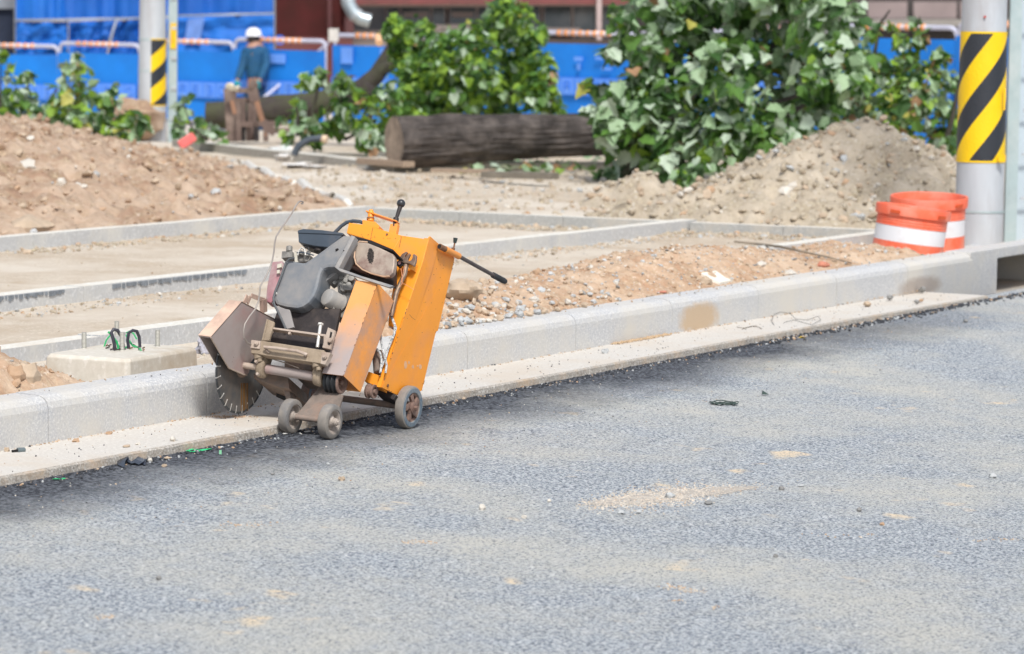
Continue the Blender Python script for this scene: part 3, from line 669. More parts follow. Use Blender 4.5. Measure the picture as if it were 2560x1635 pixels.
b = MB(); b.ext(FF('c4', [(790, 950), (900, 955), (1045, 1030), (1010, 1078), (930, 1040), (800, 985)], .12), -fv*.10); part('rear_chassis', b, M['darkm'], .002)
# belt guard
BG = [LP('c2', 580, 925, -.07), LP('c2', 745, 1110, -.07), LP('c4', 1008, 60, -.07), LP('c4', 670, 1000, -.07), LP('c4', 495, 830, -.07)]
BG = [BG[0], BG[1], BG[3], BG[4]]
b = MB(); b.ext(BG, -a*.003)
n2 = (BG[0]-BG[3]).cross(a).normalized(); n2 = n2 if n2.dot(CAM-O) > 0 else -n2
b.ext([BG[0], BG[3], BG[3]-n2*.004, BG[0]-n2*.004], -a*.087); 
nt_ = (BG[1]-BG[0]).cross(a).normalized()*.003; b.ext([BG[0], BG[1], BG[1]-nt_, BG[0]-nt_], -a*.087)
b.ext([BG[1], BG[2], BG[2]-n2*-.003, BG[1]-n2*-.003], -a*.087)
bgd = part('belt_guard', b, [M['orange_dusty']], .001)
def dustmat(name, base, dust, z0, z1, chips):
    m = mat(name, base, .65, 0, .06, 6, None, .5, 5, chips, .66, 60, .1, 180); n = m.node_tree.nodes; l = m.node_tree.links; bs = n['Principled BSDF']
    src = bs.inputs['Base Color'].links[0].from_socket
    tc = n.new('ShaderNodeTexCoord'); sx = n.new('ShaderNodeSeparateXYZ'); l.new(tc.outputs['Object'], sx.inputs[0]); no = n.new('ShaderNodeTexNoise'); no.inputs['Scale'].default_value = 14; l.new(tc.outputs['Object'], no.inputs['Vector'])
    ad = n.new('ShaderNodeMath'); ad.operation = 'MULTIPLY_ADD'; l.new(no.outputs[0], ad.inputs[0]); ad.inputs[1].default_value = .16; l.new(sx.outputs[2], ad.inputs[2])
    mr = n.new('ShaderNodeMapRange'); mr.inputs[1].default_value = z0+.08; mr.inputs[2].default_value = z1+.08; l.new(ad.outputs[0], mr.inputs[0])
    mx = n.new('ShaderNodeMix'); mx.data_type = 'RGBA'; l.new(mr.outputs[0], mx.inputs[0]); mx.inputs[6].default_value = (*dust, 1); l.new(src, mx.inputs[7]); l.new(mx.outputs[2], bs.inputs['Base Color']); return m
b = MB(); e = n2*.0012; b.ext([BG[0]+e+a*.001, BG[3]+e+a*.001, BG[3]+e-a*.088, BG[0]+e-a*.088], -n2*.001)
part('guard_front_sheet', b, dustmat('belt_guard_front', (.72, .32, .10), (.36, .30, .285), .30, .46, (.12, .07, .06)), parent=bgd)
# seam chips along the folded edge
b = MB(); rnd = random.Random(2)
for k in range(13):
    t = rnd.random(); p = BG[0].lerp(BG[3], t)+n2*.0016+a*.0015-a*rnd.uniform(0, .003); d = (BG[3]-BG[0]).normalized()
    b.box(p, (d, a, n2), (rnd.uniform(.001, .004), .0012, .0006))
part('edge_chips', b, M['rust'], parent=bgd)
b = MB(); p = LP('c4', 745, 985, -.10); b.lathe(p, a, [(0, .0), (.0, .026), (.008, .027), (.010, .022), (.022, .022), (.024, .026), (.030, .025), (.030, .017), (.024, .014), (.024, .010), (.036, .009), (.036, 0)], 28); part('tensioner_roller', b, M['rim'])
# main body: tank front, control head, side panel
TK = [(830, 440), (1100, 480), (1042, 700), (940, 1000), (842, 1290), (806, 1392), (690, 1350), (700, 1200), (742, 950), (742, 590)]
b = MB(); b.ext(FF('c2', TK, .209), -fv*.085); body = part('tank', b, M['orange'], .002)
b = MB(); b.ext(FF('c2', [(292, 308), (440, 330), (540, 357), (832, 440), (745, 588), (520, 492), (268, 416)], .211), -fv*.12); part('control_head', b, M['orange'], .003)
SP = [LP('c2', 1104, 470, -.04), LP('c2', 1118, 450, -.04), LP('c2', 1352, 660, -.04), LP('c2', 1362, 672, -.04), LP('c4', 1475, 362, -.04), LP('c4', 1455, 372, -.04), LP('c4', 1310, 980, -.04), LP('c4', 1180, 1060, -.04), LP('c4', 1050, 1028, -.04), LP('c4', 890, 950, -.04)]
b = MB(); b.ext(SP, -a*.006); b.ext([SP[0], SP[9], SP[9]-fv*.004, SP[0]-fv*.004], -a*.02)
sp_ = part('side_panel', b, M['orange'], .001)
# scratches and rub marks on the panel: small chips of bare metal
b = MB(); rnd = random.Random(9)
for (x0, y0, x1, y1, w0) in ((905, 1240, 930, 1270, .0016), (930, 1270, 965, 1295, .0012), (1195, 680, 1197, 690, .0016), (1250, 740, 1254, 744, .0015)):
    b.bar(LP('c2', x0, y0, -.0395), LP('c2', x1, y1, -.0395), w0, .0006, a)
for k in range(46):
    i = rnd.choice((0, 0, 0, 3, 5, 8)); A_, B_ = ((SP[0], SP[9]) if i == 0 else (SP[i], SP[i+1])); p = A_.lerp(B_, rnd.random())
    b.box(p+a*.0003, (uv, fv, a), (rnd.uniform(.001, .004), rnd.uniform(.0008, .002), .0006))
for k in range(26):
    p = LP('c2', rnd.uniform(1000, 1280), rnd.uniform(560, 1480), -.0396); b.box(p, (uv, fv, a), (rnd.uniform(.0006, .0014), rnd.uniform(.0006, .0012), .0005))
part('paint_chips', b, M['rust'], parent=sp_)
b = MB()
for x0, y0, r1, r2 in ((1140, 720, 20, 42), (1175, 690, 12, 20), (1215, 735, 14, 20), (1292, 735, 16, 26), (1265, 728, 8, 10)):
    p = LP('c4', x0, y0, -.0396); pts = []
    for k in range(9): t = k*2*math.pi/9; pts.append(LP('c4', x0+r1*math.cos(t)*rnd.uniform(.7, 1.2), y0+r2*math.sin(t)*rnd.uniform(.7, 1.2), -.0396))
    b.ext(pts, -a*.0004)
part('worn_spots', b, mat('rubbed_paint', (.62, .36, .20), .7, 0, .15, 60), parent=sp_)
b = MB(); p = LP('c4', 950, 930, -.04); b.cyl(p, p+a*.004, .006, 10); part('rivet', b, M['rust'], parent=sp_)
b = MB()
for (x0, y0, x1, y1) in ((535, 360, 510, 480), (826, 445, 800, 560)): b.bar(FP('c2', x0, y0, .2118), FP('c2', x1, y1, .2118), .0014, .0006, fv)
for k in range(16): p = FP('c2', rnd.uniform(300, 820), 0, .2118) if False else FP('c2', rnd.uniform(320, 900), rnd.uniform(430, 470), .2114); b.box(p, (uv, a, fv), (.0012, .0012, .0005))
p = FP('c2', 678, 430, .2114); b.cyl(p, p+fv*.002, .0045, 10)
part('weld_seam', b, M['rust'], parent=body)
b = MB(); b.ext(FF('c4', [(752, 783), (912, 842), (886, 957), (712, 886)], .20), -fv*.05); part('bottom_rail', b, M['orange'], .002)
# handle
b = MB(); b.cyl(LP('c2', 1210, 550, -.022), LP('c2', 1290, 590, -.022), .0108, 20); b.lathe(LP('c2', 1209, 549.5, -.022), LP('c2', 1210, 550, -.022)-LP('c2', 1290, 590, -.022), [(0, 0), (.0006, .0075), (.0002, .0076)], 18, 1)
hd = part('handle_socket', b, [M['rust'], M['hole']])
b = MB(); b.cyl(LP('c2', 1265, 578, -.022), LP('c2', 1405, 650, -.022), .0122, 20); part('handle_sleeve', b, M['orange'])
b = MB(); b.cyl(LP('c2', 1390, 642, -.022), LP('c2', 1790, 862, -.022), .0076, 16); hb = part('handlebar', b, mat('worn_dark_tube', (.12, .095, .09), .45, .5, .25, 12))
b = MB(); A_ = LP('c2', 1750, 840, -.022); B_ = LP('c2', 1872, 905, -.022); L_ = (B_-A_).length; pr = [(0, 0), (0, .011)]
for k in range(9): pr += [(.004+k*(L_-.006)/9, .0118), (.004+(k+.5)*(L_-.006)/9, .0104)]
b.lathe(A_, B_-A_, pr+[(L_, .0105), (L_, 0)], 18); b2 = part('grip', b, M['black'], parent=hb)
b = MB(); b.cyl(LP('c2', 1352, 575, -.022), LP('c2', 1364, 512, -.022), .0030, 10); b.cyl(LP('c2', 1346, 585, -.022), LP('c2', 1350, 565, -.022), .007, 10, 0)
th = part('throttle_stem', b, M['rust'])
b = MB(); b.cyl(LP('c2', 1364, 516, -.022), LP('c2', 1372, 465, -.022), .0060, 14, 0, .0085); part('throttle_knob', b, M['darkglass'], parent=th)
# top lever
b = MB(); b.cyl(FP('c2', 512, 300, .17), FP('c2', 516, 200, .17), .0115, 16); b.cyl(FP('c2', 511, 282, .17), FP('c2', 512, 262, .17), .0145, 16, 1); b.cyl(FP('c2', 516, 205, .17), FP('c2', 517, 182, .17), .0085, 8)
b.ext(FF('c2', [(430, 282), (560, 300), (600, 340), (590, 372), (430, 330)], .19), -fv*.05)
lv = part('lever_post', b, [M['orange'], M['rust']], .001)
b = MB(); b.bar(FP('c2', 478, 205, .17), FP('c2', 792, 310, .17), .028, .0045, uv); part('link_plate', b, M['orange'], .001)
b = MB(); b.cyl(FP('c2', 752, 352, .17), FP('c2', 756, 300, .17), .006, 10); b.cyl(FP('c2', 764, 300, .17), FP('c2', 772, 262, .17), .0105, 14); b.cyl(FP('c2', 770, 275, .17), FP('c2', 812, 150, .17), .0062, 14, 0, .0085)
ls = part('lever_shaft', b, M['darkm'])
b = MB(); b.ball(FP('c2', 820, 116, .17), .0160, 24); part('ball_knob', b, M['knobblk'], parent=ls)
b = MB(); b.ext(FF('c2', [(712, 322), (786, 318), (766, 432), (694, 412)], .175), -fv*.02); part('lever_bracket', b, M['orange'], .001)
b = MB(); b.tube([FP('c2', x_, y_, .13) for x_, y_ in ((120, 440), (165, 395), (215, 345), (270, 308), (335, 293), (400, 298), (430, 310))], .0068, 10); part('rubber_hose', b, M['airf'])
# choke knob, bracket, string
b = MB(); p = FP('c2', 898, 770, .215); b.lathe(p-uv*.013, uv, [(0, .030), (.0, .033), (.026, .033), (.026, .030), (0, .030)], 24); part('tool_holder', b, M['orange'])
b = MB(); p = FP('c2', 812, 726, .25); b.cyl(p-fv*.012, p+fv*.006, .0138, 22); kn = part('choke_knob', b, M['knobblk'])
b = MB(); p = FP('c2', 805, 720, .257); b.cyl(p, p+fv*.001, .0060, 16); part('knob_cap', b, M['pink'], parent=kn)
b = MB(); b.tube([FP('c2', x_, y_, .262) for x_, y_ in ((855, 745), (845, 800), (832, 860), (822, 905), (838, 925), (890, 950), (955, 992))], .0011, 5); b.tube([FP('c2', x_, y_, .262) for x_, y_ in ((820, 770), (826, 830), (836, 880), (826, 935), (800, 966))], .0011, 5); part('string', b, M['copper'])
# ropes / braided hoses
for pts in (((968, 175), (1000, 235), (1026, 310), (1022, 390), (985, 480), (948, 580), (930, 650), (886, 740), (874, 800)), ((880, 395), (884, 470), (902, 560), (925, 640), (943, 720), (930, 800)), ((838, 550), (874, 590), (890, 660), (884, 740), (880, 790)), ((985, 195), (1012, 260), (1040, 330), (1012, 420), (975, 500))):
    b = MB(); b.tube([FP('c4', x_, y_, .235) for x_, y_ in pts], .0042, 8); part('braided_hose', b, M['rope'])
b = MB(); b.cyl(FP('c4', 850, 585, .19), FP('c4', 870, 800, .19), .022, 14); b.cyl(FP('c4', 960, 640, .15), FP('c4', 930, 740, .15), .018, 12); part('lift_motor', b, M['brownm'])
# muffler
b = MB(); b.ext(FF('c2', [(400, 505), (480, 513), (600, 560), (735, 625), (756, 660), (752, 740), (738, 815), (705, 845), (640, 848), (520, 818), (430, 778), (368, 722), (352, 650), (360, 570), (378, 520)], .372), -fv*.025); mf = part('muffler', b, M['muff'], .007)
b = MB(); b.tube([FP('c2', x_, y_, .368) for x_, y_ in ((480, 508), (400, 500), (370, 530), (352, 600), (348, 660), (366, 728), (430, 785), (520, 825), (640, 855), (705, 850))], .0030, 8); part('muffler_seam', b, mat('tan_seam', (.50, .33, .22), .6), parent=mf)
b = MB(); rnd = random.Random(1)
for i in range(-4, 5):
    for j in range(-10, 11):
        x_ = i*8.4+(j % 2)*4.2; y_ = j*8.0
        if (x_/33)**2+(y_/78)**2 < 1*rnd.uniform(.85, 1.15): p = FP('c2', 513+x_, 645+y_, .3724); b.cyl(p, p+fv*.0004, .0017 if rnd.random() < .9 else .0024, 6)
g_ = part('muffler_grille', b, M['hole'], parent=mf)
b = MB(); b.ext(FF('c2', [(250, 560), (300, 505), (400, 498), (420, 560), (420, 770), (330, 745), (235, 700)], .33), -fv*.08); b.ball(FP('c2', 298, 603, .335), .0095, 14, 0, (1.4, 1, .9)); part('exhaust_body', b, M['muffdk'], .004)
b = MB(); b.ext(FF('c2', [(335, 450), (520, 492), (742, 586), (746, 950), (600, 905), (420, 855), (188, 772), (180, 700)], .262), -fv*.03); part('cavity_shade', b, M['darkm'])  # dark sheet put in to paint the shade around the muffler
b = MB(); b.ext(FF('c2', [(340, 447), (520, 490), (742, 584), (735, 596), (560, 545), (440, 500), (330, 510)], .36), -fv*.09); part('heat_shield', b, M['hole'])
# engine shroud
SH = [(950, 697), (1000, 692), (1140, 714), (1178, 690), (1300, 603), (1530, 432), (1600, 440), (1636, 452), (1560, 600), (1448, 760), (1370, 762), (1322, 780), (1302, 830), (1288, 900), (1268, 980), (1235, 1055), (1182, 1120), (1120, 1162), (1060, 1176), (950, 1162), (850, 1135), (824, 1080), (842, 1000), (870, 950)]
b = MB(); b.ext(FF('c1', SH, .42), -fv*.095); shr = part('engine_shroud', b, M['greypl'], .012)
b = MB(); b.ext(FF('c2', [(316, 438), (354, 452), (190, 768), (150, 756)], .424), -fv*.03); b.ext(FF('c2', [(150, 756), (192, 768), (420, 850), (744, 948), (700, 966), (420, 874), (200, 800)], .424), -fv*.012); b.ext(FF('c2', [(60, 790), (150, 757), (195, 790), (120, 860), (60, 900)], .37), -fv*.07)
part('shroud_flange', b, mat('dusty_flange', (.30, .28, .26), .65, 0, .15, 12, (.20, .21, .23), .5, 10), .001, parent=shr)
b = MB()
for c, x_, y_, r in (('c1', 853, 1030, .0055), ('c1', 938, 1306, .0055), ('c2', 246, 598, .002), ('c2', 168, 590, .003)): p = FP(c, x_, y_, .4205); b.cyl(p, p+fv*.006, r, 10, 0 if r > .005 else 1)
b.ext(FF('c1', [(1455, 575), (1478, 568), (1486, 585), (1462, 602)], .4206), -fv*.001, 1)
part('shroud_bolt', b, [M['boltlite'], M['hole']], parent=shr)
b = MB(); c_ = FP('c1', 1180, 1040, .345); pr = [(0, 0), (0, .060)]
for k in range(5): pr += [(-.006-.010*k, .061), (-.010-.010*k, .057)]
b.lathe(c_, fv, [(-.056, 0)] + [(t_, r_) for t_, r_ in reversed(pr)], 40); part('flywheel_housing', b, mat('dusty_housing', (.26, .235, .20), .7, .1, .2, 18))
b = MB(); b.ext(FF('c1', [(812, 706), (880, 700), (910, 692), (930, 760), (872, 905), (832, 1010), (818, 1100), (796, 1122), (744, 1106), (760, 950), (790, 800)], .405), -fv*.05); part('side_cowl', b, M['maroon'], .004)
b = MB(); b.ext(FF('c1', [(802, 1110), (852, 1148), (940, 1180), (986, 1190), (1032, 1368), (962, 1386), (905, 1300), (860, 1210), (820, 1150)], .428), -fv*.010); part('engine_bracket', b, mat('grey_bracket', (.27, .25, .24), .65, .1, .15, 14), .002)
b = MB(); b.tube([FP('c1', x_, y_, .432) for x_, y_ in ((1035, 668), (985, 678), (950, 715), (920, 800), (880, 910), (842, 1005), (824, 1070), (830, 1130), (868, 1210), (905, 1285), (925, 1330), (950, 1388))], .0042, 8); part('cable', b, mat('grey_black_cable', (.09, .095, .10), .6, 0, .2, 30))
# carburettor corner
b = MB(); b.cyl(FP('c1', 984, 605, .37), FP('c1', 986, 553, .37), .0118, 16); b.ext(FF('c1', [(910, 600), (1010, 596), (1016, 655), (905, 668)], .375), -fv*.04); b.ext(FF('c1', [(985, 640), (1050, 600), (1200, 640), (1180, 700), (1040, 712)], .35), -fv*.05)
b.cyl(FP('c1', 1100, 640, .36), FP('c1', 1110, 600, .36), .011, 14); b.cyl(FP('c1', 1165, 650, .36), FP('c1', 1185, 600, .36), .008, 12)
part('carburettor', b, M['alu'], .002)
M['clip'] = mat('pale_clip', (.52, .48, .40), .6, .1, .15, 30)
for Q_, f_ in (([(1030, 610), (1055, 606), (1064, 690), (1075, 708), (1040, 712)], .39), ([(862, 730), (905, 720), (905, 760), (858, 770)], .42), ([(858, 790), (885, 785), (885, 820), (858, 825)], .42)): b = MB(); b.ext(FF('c1', Q_, f_), -fv*.008); part('clip', b, M['clip'], .001)
b = MB(); b.tube([FP('c1', x_, y_, .385) for x_, y_ in ((1070, 640), (1085, 590), (1110, 562), (1140, 580), (1150, 640))], .0028, 6); b.tube([FP('c1', x_, y_, .385) for x_, y_ in ((1130, 590), (1150, 555), (1180, 560), (1185, 610))], .0018, 6, 1); b.tube([FP('c1', x_, y_, .385) for x_, y_ in ((1060, 615), (1120, 612), (1180, 625), (1230, 640))], .0026, 6, 2)
part('fuel_line', b, [M['boltlite'], M['black'], M['airf']])
# air filter
b = MB(); b.ext(FF('c1', [(1072, 412), (1530, 430), (1480, 480), (1385, 560), (1240, 545), (1130, 520), (1078, 506)], .37), -fv*.06); af = part('air_filter', b, M['airf'], .003)
b = MB(); b.ext(FF('c1', [(1066, 392), (1080, 384), (1125, 372), (1320, 384), (1530, 412), (1526, 434), (1300, 422), (1068, 414)], .374), -fv*.066); part('filter_lid', b, M['airf'], .003, parent=af)
b = MB(); b.cyl(FP('c1', 1300, 545, .34), FP('c1', 1285, 612, .34), .020, 16); b.ext(FF('c1', [(1120, 520), (1380, 556), (1360, 590), (1240, 580), (1130, 545)], .35), -fv*.05); part('filter_neck', b, M['darkm'], parent=af)
# oil filter, block
ax_ = (fv*.85-a*.35).normalized(); p = FP('z6', 1345, 772, .40)
b = MB(); b.lathe(p-ax_*.072, ax_, [(0, 0), (0, .036), (.004, .037), (.010, .034), (.060, .034), (.068, .031), (.072, .024), (.073, 0)], 32); part('oil_filter', b, M['filter'])
b = MB(); b.cyl(FP('z6', 1492, 970, .37), FP('z6', 1492, 1022, .37), .0045, 10)
b.ext(FF('z6', [(1500, 400), (1600, 352), (1700, 342), (1900, 405), (1910, 560), (1850, 700), (1790, 900), (1722, 1000), (1700, 1180), (1510, 1180), (1476, 1120), (1490, 960), (1600, 900), (1560, 560)], .335), -fv*.08)
part('engine_block', b, M['alu'], .006)
b = MB()
for x_, y_, r, t_ in ((1840, 460, .013, .03), (1740, 490, .011, .02), (1700, 640, .016, .025), (1790, 590, .010, .03), (1560, 1035, .006, .02), (1520, 540, .008, .02), (1630, 590, .007, .03), (1580, 1090, .012, .01), (1640, 420, .01, .01)): p = FP('z6', x_, y_, .335); b.cyl(p, p+(fv*.8+a*.3)*t_, r, 12)
b.ext(FF('z6', [(1680, 560), (1830, 545), (1850, 600), (1830, 660), (1690, 640)], .36), -fv*.03)
part('engine_fittings', b, mat('dusty_dark_cast', (.20, .19, .175), .6, .3, .3, 30), .001)
# guide wire
b = MB(); b.tube([LP('c1', x_, y_, -.45) for x_, y_ in ((600, 1545), (560, 1525), (525, 1470), (522, 1400), (535, 1335), (580, 1262), (640, 1185), (672, 1110), (685, 1020), (692, 950), (740, 870), (785, 780), (812, 700), (830, 600), (836, 520), (852, 450), (900, 370), (960, 290), (1010, 215), (1050, 140), (1078, 102), (1100, 93), (1124, 100), (1122, 118), (1106, 118))], .0030, 8); part('guide_wire', b, M['wire'])
# wrench held in its holder
b = MB()
b.ext(FF('c2', [(800, 692), (808, 655), (830, 625), (872, 600), (884, 606), (858, 645), (852, 668), (905, 615), (912, 626), (885, 680), (896, 700), (920, 690), (935, 665), (936, 634), (952, 624), (974, 640), (968, 700), (948, 748), (900, 722), (840, 715)], .262), -fv*.012)
b.tube([FP('c2', 872, 735, .250), FP('c2', 858, 830, .250), FP('c2', 808, 935, .250), FP('c2', 770, 1030, .250), FP('c2', 735, 1200, .250), FP('c2', 725, 1260, .250)], [.0105, .0095, .0085, .0095, .0085, .006], 8)
b.build('wrench', mat('brown_wrench', (.20, .13, .095), .5, .5, .3, 25, (.36, .28, .2), .58, 20), bevel=.002, **T('brown open-ended wrench hanging in the holder on the orange machine', 'wrench'))

# ------------------------------------------------------------ footing with bolts and cables
Fz = .205; F0 = atz(320, 898, Fz); FR = atz(497, 867, Fz); FL = atz(110, 884, Fz)
ex = (FR-F0); ey = (FL-F0); cen = F0+(ex+ey)/2
ft = thing('concrete_footing', (cen.x, cen.y, .08), 'square pale concrete lamp footing with threaded bolts and looped cables behind the kerb', 'footing')
b = MB(); rings = []
for z, s_, ch in ((.04, 1.03, .10), (Fz-.012, 1.0, .10), (Fz, .955, .12)):
    R_ = []
    for (u, v, du, dv) in ((-.5, -.5, 1, 0), (.5, -.5, 0, 1), (.5, .5, -1, 0), (-.5, .5, 0, -1)):
        c = cen+ex*u*s_+ey*v*s_; p = c-(ex*du+ey*dv)*0; 
        inn = lambda k: cen+ex*(u*s_)+ey*(v*s_)
        d1 = ex*du+ey*dv; prev = (ex*dv*-1*-1+ey*-du*-1) if False else None
        pd = ex*(-dv)*-1 if False else None
        # chamfered corner: a point before and a point after it
        d0 = (ex*-dv + ey*du) if False else (-(ex*0))
        bef = c + (ey*ch if du == 1 else -ex*ch if dv == 1 and u > 0 else -ey*ch if du == -1 else ex*ch)*.35
        aft = c + d1*ch*.35
        R_ += [V((bef.x, bef.y, z)), V((aft.x, aft.y, z))]
    rings.append(R_)
vs = sum(rings, []); fs = [[i*8+k, i*8+(k+1) % 8, (i+1)*8+(k+1) % 8, (i+1)*8+k] for i in range(2) for k in range(8)]+[[16+k for k in range(8)]]
b.add(vs, fs); b.build('block', mineral('smooth_grey_concrete', (.60, .56, .49), (.55, .51, .44), (.65, .61, .55), 40, .5, .85, .12, (.44, .36, .27), .58, 3), parent=ft, bevel=.004)
for px_, py_, h in ((210, 871, .060), (305, 876, .068), (394, 866, .062), (292, 838, .055)):
    p = atz(px_, py_, Fz); pr = [(0, .0)]
    for k in range(12): pr += [(h*k/12, .0098), (h*(k+.5)/12, .0088)]
    pr += [(h, .0095), (h, 0)]
    MB().lathe(p, (0, 0, 1), pr, 16).build('anchor_bolt', mat('grey_threaded_steel', (.42, .41, .37), .6, .3, .1, 60), parent=ft)
M['greencable'] = mat('green_cable', (.03, .42, .14), .5); M['blackcable'] = mat('black_cable', (.035, .035, .05), .5, 0, .2, 30)
def cabl(pts, z0, r, m, name='cable'):
    q = atz(pts[0][0], pts[0][1], Fz); n = V((CF.x, CF.y, 0)).normalized()
    P = [onp(x, y, q+n*dz, n) for (x, y, dz) in pts]
    MB().tube(P, r, 8).build(name, m, parent=ft)
cabl([(288, 876, 0), (284, 850, 0), (278, 832, 0), (284, 823, .005), (294, 826, .01), (303, 840, .02), (308, 862, .03), (310, 874, .03)], Fz, .0068, M['blackcable'])
cabl([(322, 872, 0), (319, 850, 0), (322, 832, 0), (332, 826, .0), (342, 828, .01), (348, 842, .02), (350, 868, .02)], Fz, .0062, M['blackcable'])
cabl([(260, 868, .03), (266, 850, .03), (274, 840, .03), (282, 836, .03)], Fz, .0030, M['greencable'])
cabl([(298, 875, -.005), (292, 855, -.008), (282, 842, -.008), (274, 832, .0), (270, 830, .0)], Fz, .0045, M['greencable'])
cabl([(346, 869, -.005), (332, 864, -.008), (321, 850, -.008), (316, 838, .01)], Fz, .0040, M['greencable'])
cabl([(316, 832, .02), (324, 828, .03), (334, 834, .03), (342, 848, .03)], Fz, .0030, M['greencable'])
for k, m_ in enumerate((M['greencable'], M['darkm'], M['rust'])):
    b = MB(); rnd = random.Random(k)
    for i in range(7):
        p = atz(rnd.uniform(262, 362), rnd.uniform(864, 876), Fz+.004); b.tube([p, p+V((rnd.uniform(-.02, .02), rnd.uniform(-.02, .02), .004))], .0028, 6)
    b.build('cable_end', m_, parent=ft)
# crumpled grey wrap behind
b = MB(); p = atz(520, 905, .11); p = onp(512, 868, V((p.x, p.y+.30, 0)), (0, 1, 0)); b.ball(p, .05, 22, 0, (.62, .5, .85), 1.2, 5); b.ball(p+V((.035, .02, -.02)), .035, 18, 0, (.8, .5, 1.0), 1.4, 9); b.ball(p+V((.01, 0, -.05)), .04, 14, 0, (1.2, .6, .5), 1.2, 3)
b.build('plastic_wrap', mat('lilac_grey_plastic', (.42, .41, .46), .45, 0, .25, 40, (.2, .19, .19), .58, 25, None, .7, 60, .8, 90), **T('crumpled lilac grey plastic wrap beside the concrete footing, left of the blade', 'plastic wrap'))

# ------------------------------------------------------------ poles
def stripemat(name, period, slope, off, z0, z1, duty=.48):
    m = mat(name, (.85, .55, .0), .45, 0, .05, 8); n = m.node_tree.nodes; l = m.node_tree.links; bs = n['Principled BSDF']; src = bs.inputs['Base Color'].links[0].from_socket
    def mth(op, x, y=None):
        k = n.new('ShaderNodeMath'); k.operation = op
        for i, s_ in enumerate((x, y)):
            if s_ is None: continue
            if isinstance(s_, (int, float)): k.inputs[i].default_value = s_
            else: l.new(s_, k.inputs[i])
        return k.outputs[0]
    tc = n.new('ShaderNodeTexCoord'); sx = n.new('ShaderNodeSeparateXYZ'); l.new(tc.outputs['Object'], sx.inputs[0])
    an = mth('ARCTAN2', mth('ADD', mth('MULTIPLY', sx.outputs[0], math.sin(YAW)), mth('MULTIPLY', sx.outputs[1], -math.cos(YAW))), mth('ADD', mth('MULTIPLY', sx.outputs[0], -math.cos(YAW)), mth('MULTIPLY', sx.outputs[1], -math.sin(YAW))))
    fr = mth('FRACT', mth('DIVIDE', mth('ADD', mth('SUBTRACT', sx.outputs[2], mth('MULTIPLY', an, slope)), off), period))
    blk = mth('LESS_THAN', fr, duty)
    inz = mth('MULTIPLY', mth('GREATER_THAN', sx.outputs[2], z0+.012), mth('LESS_THAN', sx.outputs[2], z1-.012))
    blk = mth('MULTIPLY', blk, inz)
    mx = n.new('ShaderNodeMix'); mx.data_type = 'RGBA'; l.new(blk, mx.inputs[0]); l.new(src, mx.inputs[6]); mx.inputs[7].default_value = (.022, .026, .034, 1); l.new(mx.outputs[2], bs.inputs['Base Color'])
    ck = n.new('ShaderNodeTexVoronoi'); ck.inputs['Scale'].default_value = 90; l.new(tc.outputs['Object'], ck.inputs['Vector']); bp = n.new('ShaderNodeBump'); bp.inputs['Strength'].default_value = .2; bp.inputs['Distance'].default_value = .01; l.new(ck.outputs['Distance'], bp.inputs['Height']); l.new(bp.outputs[0], bs.inputs['Normal'])
    return m
M['pole'] = mat('galvanised_pole', (.50, .525, .555), .55, .15, .10, 2.2, (.40, .39, .40), .58, 1.6, None, .7, 60, .06, 60, stretch=(3, 3, .7))
M['galv'] = mat('greenish_galvanised', (.42, .51, .52), .5, .3, .12, 4, (.55, .60, .60), .58, 3)
def pole(px_, py_, z, r0, tap, h, lab, wrap, per, slope, off, yawspan=None):
    p = atz(px_, py_, z); t = thing('steel_pole', (p.x, p.y, z-.08), lab, 'pole', 'steel poles on the site')
    base = V((p.x, p.y, z-.08)); pr = [(0, r0)]+[(h*k/8, r0-tap*h*k/8) for k in range(1, 9)]+[(h, 0)]
    MB().lathe(base, (0, 0, 1), pr, 48).build('post', M['pole'], parent=t)
    zz0, zz1 = wrap; b = MB(); rr = lambda zz: r0-tap*zz+.004
    vs = []; fs = []; n = 56; k0, k1 = (0, n) if not yawspan else yawspan; cols = list(range(k0, k1+1)); 
    zr = [zz0+(zz1-zz0)*i/10 for i in range(11)]
    tow = V((-math.cos(YAW), -math.sin(YAW), 0)); rgt = V((math.sin(YAW), -math.cos(YAW), 0))
    for zq in zr:
        for k in cols: an = -math.pi+2*math.pi*k/n; vs.append(base+V((0, 0, zq))+(tow*math.cos(an)+rgt*math.sin(an))*rr(zq))
    w_ = len(cols)
    for i in range(10):
        for k in range(w_-1): fs.append([i*w_+k, i*w_+k+1, (i+1)*w_+k+1, (i+1)*w_+k])
    b.add(vs, fs, 0, True)
    b.build('warning_wrap', stripemat('black_yellow_stripes', per, slope, off, zz0, zz1), parent=t)
    return t, base
tr, baseR = pole(2446, 612, .1, .150, .009, 6.5, 'thick grey steel pole with wide black and yellow striped wrap beside the orange drums', (.585, 1.375), .39, .19, -.138)
b = MB()
for zq in (.28,): b.lathe(baseR+V((0, 0, zq)), (0, 0, 1), [(0, .149), (0, .1515), (.012, .1515), (.012, .149)], 40)
b.build('band_clamp', M['galv'], parent=tr)
tl, baseL = pole(380, 349, .1, .150, .010, 8.0, 'grey steel pole standing at the left behind the soil bank', (.43, 1.12), .33, .115, .05, (28, 44))
bl_ = MB()
for zq in (.45, .78, 1.1, 1.55): bl_.lathe(baseL+V((0, 0, zq)), (0, 0, 1), [(0, .149-.01*zq), (0, .1525-.01*zq), (.02, .1525-.01*zq), (.02, .149-.01*zq)], 32)
bl_.build('band_clamp', M['galv'], parent=tl)
b = MB(); p = onp(2462, 42, baseR+_fw*-.14, _fw); b.cyl(p, p-_fw*.01, .008, 12); b.build('red_dot', mat('red_paint_dot', (.4, .06, .05), .6), parent=tr)
